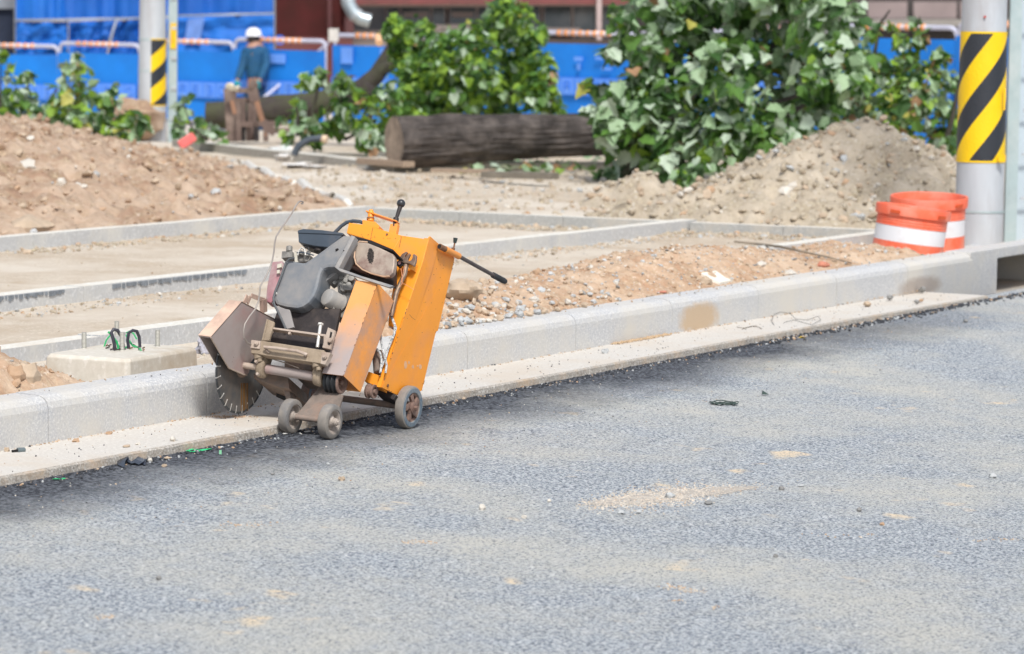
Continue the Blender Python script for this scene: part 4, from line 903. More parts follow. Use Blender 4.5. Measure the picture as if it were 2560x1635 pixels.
def channel(px0, px1, py, z, h, lab, rungs, webw, yl=None):
    p = atz((px0+px1)/2, py, z); t = thing('channel_post', (p.x, p.y, z-.08), lab, 'metal post')
    D = (p-CAM).dot(CF); wd = (px1-px0)*D/FPX; b = MB(); c = V((p.x, p.y, z-.08+h/2))
    b.box(c, (_rt, _fw, _up), (wd/2, .003, h/2))
    b.box(c-_rt*(wd/2-.003)+_fw*.033, (_rt, _fw, _up), (.003, .030, h/2)); b.box(c+_rt*(wd/2-.003)+_fw*.033, (_rt, _fw, _up), (.003, .030, h/2))
    b.build('post', M['galv'], parent=t)
    b = MB()
    if rungs == 'ladder':
        b.box(c+_rt*(wd/2+.045)+_fw*.06, (_rt, _fw, _up), (.042, .003, h/2)); b.build('side_flange', mat('pale_blue_grey', (.50, .57, .62), .5, .2, .1, 4), parent=t); b = MB()
        for k in range(60):
            zz = .35+k*.272
            if zz > h: break
            q = V((p.x, p.y, z-.08+zz))+_rt*(wd/2+.055); b.bar(q-_rt*.035-_fw*.012, q+_rt*.12-_fw*.012, .012, .016)
        b.build('rung', M['pole'], parent=t)
    else:
        for k in range(60):
            zz = .30+k*.31
            if zz > h: break
            q = V((p.x, p.y, z-.08+zz))+_rt*(wd*.2); b.box(q-_fw*.010, (_rt, _fw, _up), (.028, .008, .016))
        b.build('clip', M['pole'], parent=t)
    if yl:
        b = MB(); q0 = onp(yl[0], yl[1], c-_fw*.012, _fw); q1 = onp(yl[2], yl[3], c-_fw*.012, _fw); b.box((q0+q1)/2, (_rt, _fw, _up), (abs((q1-q0).dot(_rt))/2, .004, abs(q1.z-q0.z)/2)); b.build('yellow_tag', mat('yellow_tag', (.85, .55, .0), .5, 0, .05, 8, (.7, .25, .05), .6, 20), parent=t, bevel=.003)
channel(2511, 2540, 604, .1, 6.5, 'greenish galvanised channel post with rungs right of the thick striped pole', 'ladder', .07)
channel(419, 441, 349, .1, 8.0, 'slim galvanised channel post with clips and a yellow tag beside the left pole', 'clips', .1, (426, 58, 441, 122))
b = MB(); yr = True; p = onp(2505, 395, baseR-_fw*.15, _fw); b.box(p, (_rt, _fw, _up), (.022, .006, .02)); M['yref'] = mat('yellow_reflector', (.85, .50, .0), .5); b.build('yellow_reflector', M['yref'], parent=tr); b = MB(); p = onp(2511, 248, baseR-_fw*.12, _fw); b.box(p, (_rt, _fw, _up), (.006, .006, .065)); b.build('yellow_reflector', M['yref'], parent=tr)

# ------------------------------------------------------------ drums
M['drumo'] = mat('orange_plastic', (.80, .14, .065), .55, 0, .08, 6, (.74, .27, .19), .53, 4, trans=0); M['drumw'] = mat('white_reflective_band', (.70, .71, .74), .5, 0, .04, 6, (.55, .52, .5), .66, 8)
def drum(c, r, h, tilt_ax, tilt, lab, seed):
    c = V(c); ax = Quaternion(V(tilt_ax), tilt) @ V((0, 0, 1)); t = thing('traffic_drum', c, lab, 'traffic drum', 'orange and white traffic drums')
    def sec(z0, z1, rr0, rr1, name, m, ribs=0):
        pr = [(z0, rr0)]; n = 12
        for k in range(1, n):
            q = k/n; pr.append((z0+(z1-z0)*q, rr0+(rr1-rr0)*q + (.0035 if ribs and k % 3 == 1 else 0)))
        pr.append((z1, rr1)); return MB().lathe(c, ax, pr, 48).build(name, m, parent=t)
    sec(-.02, h*.30, r*.97, r*.96, 'lower_body', M['drumo']); sec(h*.30, h*.60, r*.962, r*.955, 'white_band', M['drumw'])
    sec(h*.60, h*.80, r*.955, r*.955, 'upper_body', M['drumo'], 1)
    b = MB(); b.lathe(c, ax, [(h*.80, r*.955), (h*.805, r*1.0), (h*.82, r*1.02), (h*.96, r*1.03), (h, r*1.02), (h*1.0, r*.97), (h*.97, r*.95), (h*.70, r*.93), (h*.3, r*.92), (h*.05, r*.9), (h*.05, 0)], 48)
    rm = b.build('rim', M['drumo'], parent=t)
    for ph in (-2.4, -.6, .75, 2.4):
        d = Quaternion(ax, ph) @ (-_fw - ax*(-_fw).dot(ax)).normalized(); s_ = ax.cross(d)
        MB().box(c+ax*(h*.89)+d*(r*1.032), (s_, d, ax), (.030, .004, .009)).build('handle_slot', mat('dark_orange_slot', (.55, .08, .02), .6), parent=rm)
    return t
pa = atz(2312, 632, .1); drum((pa.x+.28, pa.y+.09, .1),   .225, .32, tuple(-_rt), -math.radians(4), 'upright orange and white traffic drum behind the front drum, beside the thick pole', 1)
pb = atz(2328, 645, .1); drum((pb.x+.0, pb.y+.15, .1), .212, .29, tuple(CF), math.radians(7), 'front orange and white traffic drum leaning right at the end of the soil ridge', 2)

# ------------------------------------------------------------ timber, logs, rusty frame
M['bark'] = mat('dark_furrowed_bark', (.040, .033, .030), .9, 0, .4, 3, (.12, .10, .09), .56, 5, None, .7, 60, 1.0, 9, stretch=(1, 1, 1))
M['cut'] = mat('sawn_wood', (.37, .29, .22), .9, 0, .2, 12, (.20, .155, .12), .5, 7)
M['barkg'] = mat('greenish_bark', (.045, .036, .032), .9, 0, .35, 6, (.06, .065, .03), .55, 4, None, .7, 60, .8, 14)
def log(name, pts, rs, lab, mbark, cat='log', parent=None, seg=40, dens=60, furrow=.085, cutm=None):
    P = [V(p) for p in pts]; 
    # resample
    Q = []; R_ = []
    for i in range(len(P)-1):
        n = max(2, int(dens/(len(P)-1)))
        for k in range(n): t = k/n; Q.append(P[i].lerp(P[i+1], t)); R_.append(rs[i]*(1-t)+rs[i+1]*t)
    Q.append(P[-1]); R_.append(rs[-1])
    b = MB(); t = (Q[1]-Q[0]).normalized(); x = t.orthogonal().normalized(); vs = []
    dist = 0
    for i in range(len(Q)):
        t2 = (Q[min(i+1, len(Q)-1)]-Q[max(i-1, 0)]).normalized(); x = (x-t2*x.dot(t2)).normalized(); y = t2.cross(x)
        if i: dist += (Q[i]-Q[i-1]).length
        for k in range(seg):
            an = 2*math.pi*k/seg; f = 1+furrow*noise.noise(V((math.cos(an)*9, math.sin(an)*9, dist*2.6)))+.7*furrow*noise.noise(V((math.cos(an)*21, math.sin(an)*21, dist*6)))+.05*noise.noise(V((math.cos(an), math.sin(an), dist*.8)))
            vs.append(Q[i]+(x*math.cos(an)+y*math.sin(an))*R_[i]*f)
    n = len(Q); fs = [[i*seg+k, i*seg+(k+1) % seg, (i+1)*seg+(k+1) % seg, (i+1)*seg+k] for i in range(n-1) for k in range(seg)]
    b.add(vs, fs, 0, True)
    if parent is None:
        o = b.build(name, mbark, **T(lab, cat)); par = o
    else: o = b.build(name, mbark, parent=parent); par = o
    for e in (0, n-1):
        c = MB(); c.add([vs[e*seg+k]+((Q[e]-Q[1 if e == 0 else n-2]).normalized()*.002) for k in range(seg)]+[Q[e]], [[k, (k+1) % seg, seg] if e else [(k+1) % seg, k, seg] for k in range(seg)]); c.build('cut_end', cutm or M['cut'], parent=par)
    return o
def D_(x, y, D): return atD(x, y, D)
log('log', [D_(985, 356, 30.2), D_(1120, 351, 30.4), D_(1300, 341, 30.7), D_(1540, 336, 31.1), D_(1700, 338, 31.3)], [.215, .21, .19, .18, .165], 'thick dark barked log lying across the site in front of the leafy crown', M['bark'], dens=130, seg=80)
ftree = thing('felled_tree', (atz(900, 380, 0).x, atz(900, 380, 0).y, 0), 'felled plane tree with its curved trunk and a round leafy crown behind the log', 'tree')
log('trunk', [D_(515, 286, 36.0), D_(600, 288, 36.0), D_(700, 272, 36.0), D_(790, 262, 36.0), D_(860, 243, 36.0), D_(905, 222, 36.0), D_(940, 190, 36), D_(965, 150, 36), D_(985, 110, 36)], [.125, .14, .14, .13, .115, .10, .09, .08, .06], '', M['barkg'], parent=ftree, dens=72, seg=28)
for k, (pts, rs) in enumerate((([(905, 222), (960, 250), (1000, 300), (1080, 240), (1150, 150)], [.09, .06, .05, .04, .03]), ([(950, 180), (1040, 120), (1130, 110), (1240, 60)], [.06, .05, .04, .02]), ([(1000, 300), (1180, 260), (1320, 220), (1390, 190)], [.06, .05, .04, .03]))):
    b = MB(); b.tube([D_(x, y, 35.6) for x, y in pts], rs, 8); b.build('limb', M['barkg'], parent=ftree)
# plank things
def plank(x0, y0, x1, y1, D0, D1, w_, h_, m_, lab): b = MB(); b.bar(D_(x0, y0, D0), D_(x1, y1, D1), w_, h_); b.build('plank', m_, bevel=.003, **T(lab, 'plank'))
M['wood'] = mat('weathered_plank', (.34, .25, .18), .85, 0, .2, 14, (.22, .17, .13), .55, 10, stretch=(1, 6, 6))
plank(905, 402, 1022, 411, 30.6, 30.0, .12, .05, M['wood'], 'light brown plank poking out below the left end of the log')
plank(1212, 436, 1388, 440, 28.6, 28.3, .14, .05, mat('dark_plank', (.17, .15, .12), .9, 0, .2, 14), 'dark flat plank on the sand under the middle of the log')
plank(1085, 425, 1230, 428, 29.4, 29.2, .14, .03, M['wood'], 'pale plank partly buried beside the dark plank under the log')
# hose stub and litter by the back kerb
b = MB(); P_ = [D_(x, y, 31.4) for x, y in ((735, 388), (742, 372), (755, 358), (775, 348), (800, 345), (812, 347))]; b.tube(P_, .031, 12)
hs_ = b.build('corrugated_pipe', M['airf'], **T('short black plastic pipe curving out of the ground by the back kerb', 'pipe'))
MB().tube([D_(805, 346, 31.39), D_(818, 349, 31.38)], .036, 10).build('pipe_end', mat('tan_tape', (.6, .45, .32), .8), parent=hs_)
def scrap(name, px_, py_, z, r, sq, m_, lab, cat, seed): 
    p = atz(px_, py_, z); b = MB(); b.ball(p, r, 14, 0, sq, 1.2, seed); b.build(name, m_, **T(lab, cat))
M['white'] = mat('dirty_white', (.72, .70, .67), .7, 0, .1, 20, (.5, .42, .34), .6, 9)
scrap('plastic_sheet', 705, 376, .15, .15, (1, 1, .25), mat('blue_white_film', (.60, .64, .66), .5, 0, .15, 20, (.6, .45, .35), .56, 9), 'crumpled pale blue and white plastic sheet left of the black pipe', 'plastic sheet', 2)
scrap('plastic_bag', 722, 392, .13, .09, (1.2, 1, .35), M['white'], 'small white crumpled bag at the foot of the black pipe', 'plastic bag', 4)
scrap('foam_slab', 745, 412, .12, .12, (1.3, .8, .16), M['white'], 'flat white foam slab lying on the sand below the black pipe', 'foam slab', 6)
scrap('foam_slab', 786, 416, .115, .09, (1.3, .8, .12), M['white'], 'smaller white foam piece right of the flat foam slab', 'foam slab', 7)
p = D_(468, 352, 33.2); b = MB(); b.box(p, ((_rt*.8+_up*.55).normalized(), _fw, (_up*.8-_rt*.55).normalized()), (.085, .02, .045)); b.build('red_glove', mat('coral_red_cloth', (.80, .16, .15), .7), bevel=.018, **T('coral red cloth bundle leaning on the back kerb beside the left pole', 'cloth'))
# rusty frame
rf = thing('rusty_frame', (atz(630, 352, .1).x, atz(630, 352, .1).y, .05), 'rusty brown steel grab frame standing in front of the worker', 'steel frame')
def z5p(x, y): return (560+x/7.69, 160+y/7.69)
def rbar(name, x0, y0, x1, y1, wpx, D=34.6, dep=.05, m_=None):
    A_ = D_(*z5p(x0, y0), D); B_ = D_(*z5p(x1, y1), D); b = MB(); b.bar(A_, B_, wpx/7.69*D/FPX, dep, _fw.cross(B_-A_)); b.build(name, m_ or M['rustf'], parent=rf, bevel=.004)
M['rustf'] = mat('brown_rusty_steel', (.14, .095, .08), .8, .1, .25, 6, (.27, .2, .165), .58, 4); M['rusto'] = mat('orange_rust', (.27, .14, .085), .8, 0, .2, 6)
rbar('leg', 110, 470, 175, 1490, 95, 34.8, .12); rbar('leg', 265, 680, 285, 1490, 60); rbar('leg', 600, 700, 560, 1480, 50, 35.0)
rbar('top_bar', 150, 520, 580, 500, 80); rbar('top_bar', 230, 700, 580, 700, 70); rbar('cross_bar', 290, 1160, 1120, 1140, 60); rbar('cross_bar', 930, 1285, 1260, 1275, 50, 34.4)
rbar('hinge_arm', 540, 470, 600, 720, 110, 34.5, .1); rbar('brace', 630, 720, 745, 1110, 70, 34.4, .05, M['rusto']); rbar('brace', 745, 1110, 980, 1330, 110, 34.4, .08); rbar('brace', 150, 700, 210, 960, 50, 34.3, .04, M['rusto'])
for x0, w_ in ((360, 90), (470, 80), (620, 110), (800, 120)): rbar('panel', x0, 1190, x0+6, 1485, w_, 34.9, .05, M['rustf'] if x0 in (470, 800) else M['darkm'])
for x0, w_ in ((370, 120), (500, 80)): rbar('panel', x0, 760, x0+6, 1150, w_, 35.1, .04)
rbar('rust_patch', 770, 1350, 830, 1360, 70, 34.25, .02, M['rusto'])
p = D_(*z5p(560, 430), 34.5); MB().ball(p, .055, 14, 0, (1, .7, 1.2), .5, 3).build('hinge', M['rustf'], parent=rf)
b = MB(); b.ball(D_(575, 216, 34.6), .036, 12, 0, (1.3, 1, .8), 1, 8); b.ball(D_(590, 222, 34.6), .034, 12, 0, (1.4, 1, .7), 1, 4); b.build('white_rag', mat('cream_rag', (.62, .55, .42), .8, 0, .2, 10), **T('cream rag lying on top of the rusty steel frame', 'rag'))

# ------------------------------------------------------------ worker seen from behind
WD = 46.5; WU = WD/FPX
def wp(x, y, d=0.): return D_(x, y, WD+d)
foot = wp(632, 352); gz = foot.z
wk = thing('person', (foot.x, foot.y, gz), 'worker seen from behind in teal jacket, dark trousers and white helmet', 'person')
def skin_body(name, nodes, edges, rad, m_, parent, sub=2):
    me = bpy.data.meshes.new(name); org = ROOT['person']; me.from_pydata([p-org for p in nodes], edges, []); o = bpy.data.objects.new(name, me); C0.objects.link(o); ROOT[o.name] = org; o.parent = parent
    mo = o.modifiers.new('skin', 'SKIN'); mo.use_smooth_shade = True
    for i, r in enumerate(rad): me.skin_vertices[0].data[i].radius = (r, r) if not isinstance(r, tuple) else r
    me.skin_vertices[0].data[0].use_root = True
    if sub: s_ = o.modifiers.new('sub', 'SUBSURF'); s_.levels = sub; s_.render_levels = sub
    me.materials.append(m_); return o
M['skin'] = mat('skin', (.36, .19, .13), .6); M['teal'] = mat('teal_jacket', (.005, .07, .17), .8, 0, .25, 5, (.006, .06, .11), .55, 6, None, .7, 60, .4, 12); M['navy'] = mat('navy_trousers', (.006, .035, .085), .8, 0, .2, 6)
pel = wp(636, 212)
N_ = [pel, wp(636, 180), wp(637, 140), wp(638, 118), wp(637, 105), wp(635, 90),  # 0-5 spine,neck,head
      wp(618, 124), wp(612, 155, -.02), wp(598, 190, -.12), wp(592, 205, -.16),  # left arm 6-9
      wp(657, 124), wp(664, 158, -.02), wp(656, 192, -.14), wp(645, 205, -.18),  # right arm 10-13
      wp(626, 222), wp(624, 285), wp(622, 345), wp(620, 352, -.12),
      wp(648, 222), wp(650, 285), wp(650, 345), wp(652, 352, -.12)]
E_ = [(0, 1), (1, 2), (2, 3), (3, 4), (4, 5), (3, 6), (6, 7), (7, 8), (8, 9), (3, 10), (10, 11), (11, 12), (12, 13), (0, 14), (14, 15), (15, 16), (16, 17), (0, 18), (18, 19), (19, 20), (20, 21)]
R_ = [.10, .09, .11, .07, .05, .082, .05, .042, .034, .03, .05, .042, .034, .03, .045, .035, .028, .025, .045, .035, .028, .025]
skin_body('body', N_, E_, R_, M['skin'], wk)
J = [wp(636, 205), wp(636, 175), wp(637, 140), wp(638, 120), wp(615, 126), wp(609, 158, -.02), wp(593, 203, -.15), wp(661, 127), wp(667, 160, -.02), wp(649, 203, -.17), wp(637, 113)]
skin_body('jacket', J, [(0, 1), (1, 2), (2, 3), (3, 4), (4, 5), (5, 6), (3, 7), (7, 8), (8, 9), (3, 10)], [(.125, .10), (.12, .10), (.135, .11), (.10, .08), .068, .062, .05, .068, .062, .05, .06], M['teal'], wk)
K_ = [wp(636, 207), wp(625, 225), wp(623, 285), wp(621, 340), wp(648, 225), wp(650, 285), wp(650, 340)]
skin_body('trousers', K_, [(0, 1), (1, 2), (2, 3), (0, 4), (4, 5), (5, 6)], [(.12, .10), .09, .068, .055, .09, .068, .055], M['navy'], wk)
for s_, hp, di in ((1, wp(592, 208, -.16), -1), (-1, wp(645, 208, -.18), 1)):
    b = MB(); b.ball(hp, .034, 10, 0, (.9, .9, 1.2))
    for k in range(4):
        q = hp+_rt*(-.024+.016*k)+_up*-.03; b.tube([q, q-_fw*-.012-_up*.025, q+_fw*.02-_up*(.045-.004*abs(k-1))], [.0085, .008, .006], 6)
    q = hp-_rt*.03*di; b.tube([q, q-_rt*.014*di-_up*.02, q-_rt*.012*di-_up*.04+_fw*.01], [.009, .0085, .007], 6)
    b.build('glove', mat('teal_glove', (.01, .28, .30), .8), parent=wk)
hc = wp(634, 88); b = MB(); b.lathe(hc-_up*.012, _up, [(0, .115), (.004, .118), (.012, .105), (.05, .102), (.085, .082), (.108, .045), (.115, 0)], 28); b.build('helmet', mat('white_helmet', (.80, .80, .82), .3), parent=wk)
b = MB(); b.ball(wp(634, 97), .083, 14, 0, (1, 1, .9)); b.build('hair', M['darkm'], parent=wk)
b = MB()
for sgn in (-1, 1): b.ball(wp(634, 100)+_rt*.088*sgn, .022, 8, 0, (.4, .7, 1.2))
b.ball(wp(634, 100)+_fw*.10, .02, 8, 0, (1, 1, 1.2)); b.build('ear', M['skin'], parent=wk)
for sgn in (-1, 1): b = MB(); b.ball(wp(636+sgn*14, 351, -.03), .05, 10, 0, (.8, 1.2, .6)); b.build('shoe', M['black'], parent=wk)

# ------------------------------------------------------------ barricades with blue cloth
def FD(x): return 50-x/2400*12
M['pipe'] = mat('lilac_white_pipe', (.55, .55, .66), .5, .1, .08, 5); M['blue'] = mat('bright_blue_cloth', (.002, .20, .70), .7, 0, .08, 3, (.004, .16, .60), .55, 2, None, .7, 60, .3, 8)
M['blueband'] = mat('pale_blue_band', (.07, .24, .80), .7, 0, .1, 4); M['bluecell'] = mat('paler_blue_cell', (.13, .31, .82), .7, 0, .1, 6); M['blueletter'] = mat('blue_letter', (.015, .17, .72), .7)
M['bead'] = mat('orange_bead', (.80, .30, .07), .5); M['beadw'] = mat('white_bead', (.75, .6, .6), .5)
panels = [(-290, -80, 112), (-75, 145, 111), (150, 349, 108), (354, 583, 101), (588, 815, 98), (838, 1085, 88), (1090, 1332, 86), (1338, 1600, 81), (1606, 1850, 76), (1856, 2098, 71), (2104, 2392, 65), (2398, 2680, 60)]
desc = ['blue cloth barricade beyond the left edge', 'blue cloth barricade with orange beads at the far left end of the row', 'blue cloth barricade just left of the left steel pole', 'blue cloth barricade between the left steel pole and the worker', 'blue cloth barricade directly behind the worker', 'blue cloth barricade behind the curved trunk of the felled tree', 'blue cloth barricade hidden behind the round leafy crown', 'blue cloth barricade showing between the two leafy crowns', 'blue cloth barricade behind the left of the big leafy pile', 'blue cloth barricade behind the right of the big leafy pile', 'blue cloth barricade left of the thick striped pole', 'blue cloth barricade behind the thick striped pole']
for k, (x0, x1, yt) in enumerate(panels):
    if k in (0,): continue
    D0 = FD(x0); D1 = FD(x1); A_ = atD(x0, yt, D0); B_ = atD(x1, yt-1.0, D1); B_.z = A_.z
    gz_ = -.06; t = thing('barricade', ((A_.x+B_.x)/2, (A_.y+B_.y)/2, gz_), desc[k], 'barricade', 'blue cloth barricades along the back of the site')
    d = (B_-A_).normalized(); L_ = (B_-A_).length; r = .028
    b = MB(); h_ = .10; P_ = [V((A_.x, A_.y, gz_)), A_-_up*h_, A_-_up*.035+d*.012, A_+d*.06-_up*.006, A_+d*h_, B_-d*h_, B_-d*.06-_up*.006, B_-_up*.035-d*.012, B_-_up*h_, V((B_.x, B_.y, gz_))]
    b.tube(P_, [.014, .016, .024, .028, .028, .028, .028, .024, .016, .014], 8); b.build('pipe_frame', M['pipe'], parent=t)
    n = 8 if k > 3 else 7
    b = MB(); s0_, s1_ = .24, .72
    for i in range(n): q = A_+d*L_*(s0_+(s1_-s0_)*i/(n-1)); b.ball(q, .039, 10, 0, (1, 1, 1))
    b.build('bead_row', M['bead'], parent=t)
    b = MB(); b.tube([A_+d*L_*(s0_-.03), A_+d*L_*(s1_+.03)], .029, 8); b.build('sleeve', M['beadw'], parent=t)
    # cloth
    b = MB(); nx = 24; nz_ = 14; vs = []; fs = []; nrm = d.cross(_up).normalized(); nrm = -nrm if nrm.dot(_fw) > 0 else nrm
    top = .125; bot = A_.z-gz_-.02
    for i in range(nx+1):
        for j in range(nz_+1):
            u = i/nx; v_ = j/nz_; z_ = top+(bot-top)*v_; p = A_+d*L_*(-.01+1.02*u)-_up*z_+nrm*(.03+.022*noise.noise(V((u*3+k*5, v_*1.5, 0)))+.010*math.sin(u*9+k)*v_); vs.append(p)
    for i in range(nx):
        for j in range(nz_): fs.append([i*(nz_+1)+j, i*(nz_+1)+j+1, (i+1)*(nz_+1)+j+1, (i+1)*(nz_+1)+j])
    b.add(vs, fs, 0, True); cl = b.build('cloth', M['blue'], parent=t)
    def onc(u, zz, off): return A_+d*L_*u-_up*zz+nrm*off
    def rect(u0, u1, za, zb, off, name, m_, par): b = MB(); b.ext([onc(u0, za, off), onc(u1, za, off), onc(u1, zb, off), onc(u0, zb, off)], -nrm*.004); return b.build(name, m_, parent=par)
    rect(0, 1, .53, .745, .066, 'printed_band', M['blueband'], cl)
    b = MB(); b2 = MB(); rnd = random.Random(k+3); nn = 7
    for i in range(nn):
        u0 = (i+.12)/nn; u1 = (i+.88)/nn; b.ext([onc(u0, .55, .0672), onc(u1, .55, .0672), onc(u1, .725, .0672), onc(u0, .725, .0672)], -nrm*.001)
        um = (u0+u1)/2; du = (u1-u0)*.26
        g = rnd.choice((0, 1, 2, 3))
        if g == 0: b2.tube([onc(um+du*math.cos(q*math.pi/4), .64+.05*math.sin(q*math.pi/4), .069) for q in range(8)], .009, 5, closed=True)
        else:
            seg_ = [((-1, -1), (1, -1)), ((1, -1), (1, 1)), ((-1, 0), (1, 0)), ((-1, -1), (-1, 1)), ((-1, 1), (1, 1))]
            for (p0, p1) in rnd.sample(seg_, 3+g % 2): b2.tube([onc(um+du*p0[0], .64+.055*p0[1], .069), onc(um+du*p1[0], .64+.055*p1[1], .069)], .009, 5)
    b.build('printed_square', M['bluecell'], parent=cl); b2.build('faded_lettering', M['blueletter'], parent=cl)
    if k in (4, 5, 7):
        rnd = random.Random(k); 
        for (u0, u1, za, zb) in {4: [(.42, .60, .18, .30)], 5: [(.10, .22, .15, .36), (.50, .80, .15, .30)], 7: [(.42, .50, .28, .33), (.62, .70, .27, .31), (.68, .78, .40, .43), (.45, .48, .36, .44)]}[k]: rect(u0, u1, za, zb, .067, 'faded_patch', M['bluecell'], cl)
# leaning white pole in front of the cloth
b = MB(); b.tube([D_(655, 248, 46.3), D_(738, 180, 46.6), D_(820, 108, 46.4)], .020, 8); b.build('brace_pole', M['pipe'], **T('thin pale pole leaning against the barricades right of the worker', 'pole'))
b = MB(); p = D_(834, 88, 45.4); b.box(p, (_rt, _fw, _up), (.065, .05, .085)); b.build('junction_box', mat('cream_box', (.55, .52, .48), .6), bevel=.01, **T('small cream box on top of the barricade corner below the silver duct', 'box'))
# ------------------------------------------------------------ scaffold with tarpaulins, building
tp = thing('tarp_scaffold', (D_(360, 200, 56).x, D_(360, 200, 56).y, -.5), 'scaffold screen hung with dark blue tarpaulins at the upper left', 'scaffold')
M['tarp'] = mat('dark_blue_tarp', (.002, .105, .44), .7, 0, .12, 1.2, (.002, .07, .34), .5, .8, None, .7, 60, .4, 5)
M['tarp2'] = mat('blue_tarp_lighter', (.003, .14, .54), .7, 0, .12, 1.2, (.002, .10, .42), .5, .8, None, .7, 60, .4, 5)
def sheet(name, poly, D, m_, par, amp=.05, nx=16, ny=10, sd=0, thick=.02):
    (x0, y0), (x1, y1), (x2, y2), (x3, y3) = poly; vs = []; fs = []
    for i in range(nx+1):
        for j in range(ny+1):
            u = i/nx; v_ = j/ny; X = (x0*(1-u)+x1*u)*(1-v_)+(x3*(1-u)+x2*u)*v_; Y = (y0*(1-u)+y1*u)*(1-v_)+(y3*(1-u)+y2*u)*v_
            vs.append(D_(X, Y, D+amp*noise.noise(V((u*4+sd, v_*2.5+u*2, sd)))+amp*.4*noise.noise(V((u*11+sd, v_*5, 2)))))
    for i in range(nx):
        for j in range(ny): fs.append([i*(ny+1)+j, i*(ny+1)+j+1, (i+1)*(ny+1)+j+1, (i+1)*(ny+1)+j])
    b = MB(); b.add(vs, fs, 0, True); return b.build(name, m_, parent=par)
for i, (po, m_) in enumerate((([(40, -620), (165, -620), (163, 47), (40, 49)], 'tarp2'), ([(164, -620), (350, -620), (350, 46), (163, 47)], 'tarp'), ([(40, 54), (168, 54), (168, 135), (40, 135)], 'tarp2'), ([(172, 54), (290, 50), (265, 140), (172, 140)], 'tarp'), ([(292, 52), (350, 48), (350, 140), (268, 140)], 'tarp'),
    ([(440, -620), (683, -620), (683, 33), (440, 38)], 'tarp'), ([(440, 42), (685, 36), (683, 140), (440, 140)], 'tarp2'), ([(350, -620), (440, -620), (440, 40), (350, 48)], 'tarp2'), ([(350, 52), (440, 44), (440, 140), (350, 140)], 'tarp2'), ([(35, 135), (690, 135), (690, 440), (35, 440)], 'tarp'))):
    sheet('tarpaulin', po, 56+.05*(i % 3), M[m_], tp, .15, nx=26, ny=18, sd=i*3.3)
b = MB()
for x0, y0, x1, y1 in ((38, 51, 350, 46), (440, 40, 686, 34), (350, 46, 440, 40), (38, -620, 38, 430), (168, -600, 168, 430), (293, 46, 268, 118), (686, -620, 686, 430), (520, -600, 520, 430)): b.tube([D_(x0, y0, 55.8 if x0 == 293 else 56.35 if y0 < -500 else 55.85), D_(x1, y1, 55.8 if x0 == 293 else 56.35 if y0 < -500 else 55.85)], .018, 8)
b.build('scaffold_tube', mat('grey_scaffold_tube', (.35, .38, .42), .5, .3, .1, 4), parent=tp)
sheet('faded_patch', [(470, 48), (512, 42), (500, 100), (462, 102)], 55.82, mat('faded_blue', (.10, .20, .5), .7), tp, .01, sd=5)
bd = thing('building', (D_(1200, 200, 62).x, D_(1200, 200, 62).y, -.5), 'dark red corrugated building with a row of windows behind the barricades', 'building')
M['redc'] = mat('dark_red_cladding', (.17, .042, .040), .7, 0, .12, 3, (.13, .04, .035), .5, 4); M['greybr'] = mat('grey_brown_wall', (.36, .30, .275), .8, 0, .12, 3); M['glass'] = mat('dark_window_glass', (.06, .08, .09), .15, 0, .2, 1.5, (.16, .175, .18), .55, 2); M['framec'] = mat('taupe_frame', (.45, .385, .36), .6, 0, .08, 4)
def wall(name, x0, y0, x1, y1, D, m_, dep=.15, par=None, bev=0):
    b = MB(); b.ext([D_(x0, y0, D), D_(x1, y0, D), D_(x1, y1, D), D_(x0, y1, D)], _fw*dep); return b.build(name, m_, parent=par or bd, bevel=bev)
# corrugated wall
def corr(x0, y0, x1, y1, D, m_, pitch=3.4):
    b = MB(); vs = []; fs = []; n = int((x1-x0)/pitch)*2
    for i in range(n+1):
        X = x0+(x1-x0)*i/n; dd = .03*(i % 2); vs += [D_(X, y0, D+dd), D_(X, y1, D+dd)]
    for i in range(n): fs.append([2*i, 2*i+1, 2*i+3, 2*i+2])
    b.add(vs, fs); return b.build('cladding', m_, parent=bd)
corr(683, -640, 822, 93, 60, M['redc']); corr(828, -640, 862, 93, 60.1, M['redc'])
wall('corner_post', 819, -640, 829, 95, 59.95, mat('dark_red_post', (.10, .03, .03), .7)); wall('base_wall', 640, 93, 880, 460, 60, M['redc']); wall('column', 862, 20, 884, 100, 60, mat('maroon_column', (.09, .03, .03), .7))
wall('fascia', 858, -640, 1640, 11, 59.8, M['redc'], .4); wall('back_wall', 862, 11, 2600, 100, 61.6, M['darkm'], .1)
wall('sill_wall', 862, 76, 1262, 470, 60.4, M['greybr'], .3); wall('grey_wall', -500, -640, 36, 22, 58.0, mat('pale_grey_wall', (.22, .24, .27), .7), .2); wall('dark_opening', -500, 22, 36, 470, 58.1, mat('dark_blue_void', (.012, .02, .045), .8), .2); wall('sill_wall', 1262, 96, 1640, 470, 60.4, mat('brown_sill', (.13, .10, .09), .8), .3)
sg = wall('side_panel', 884, 14, 962, 80, 60.9, mat('pale_grey_panel', (.24, .26, .275), .6, 0, .2, 3), .05)
wall('beam', 884, 11, 1262, 17, 60.3, M['framec'], .1); wall('beam', 1262, 9, 1640, 15, 60.3, M['framec'], .1); wall('beam', 965, 62, 1262, 78, 60.3, M['framec'], .1); wall('beam', 1350, 70, 1450, 80, 60.3, M['framec'], .1)
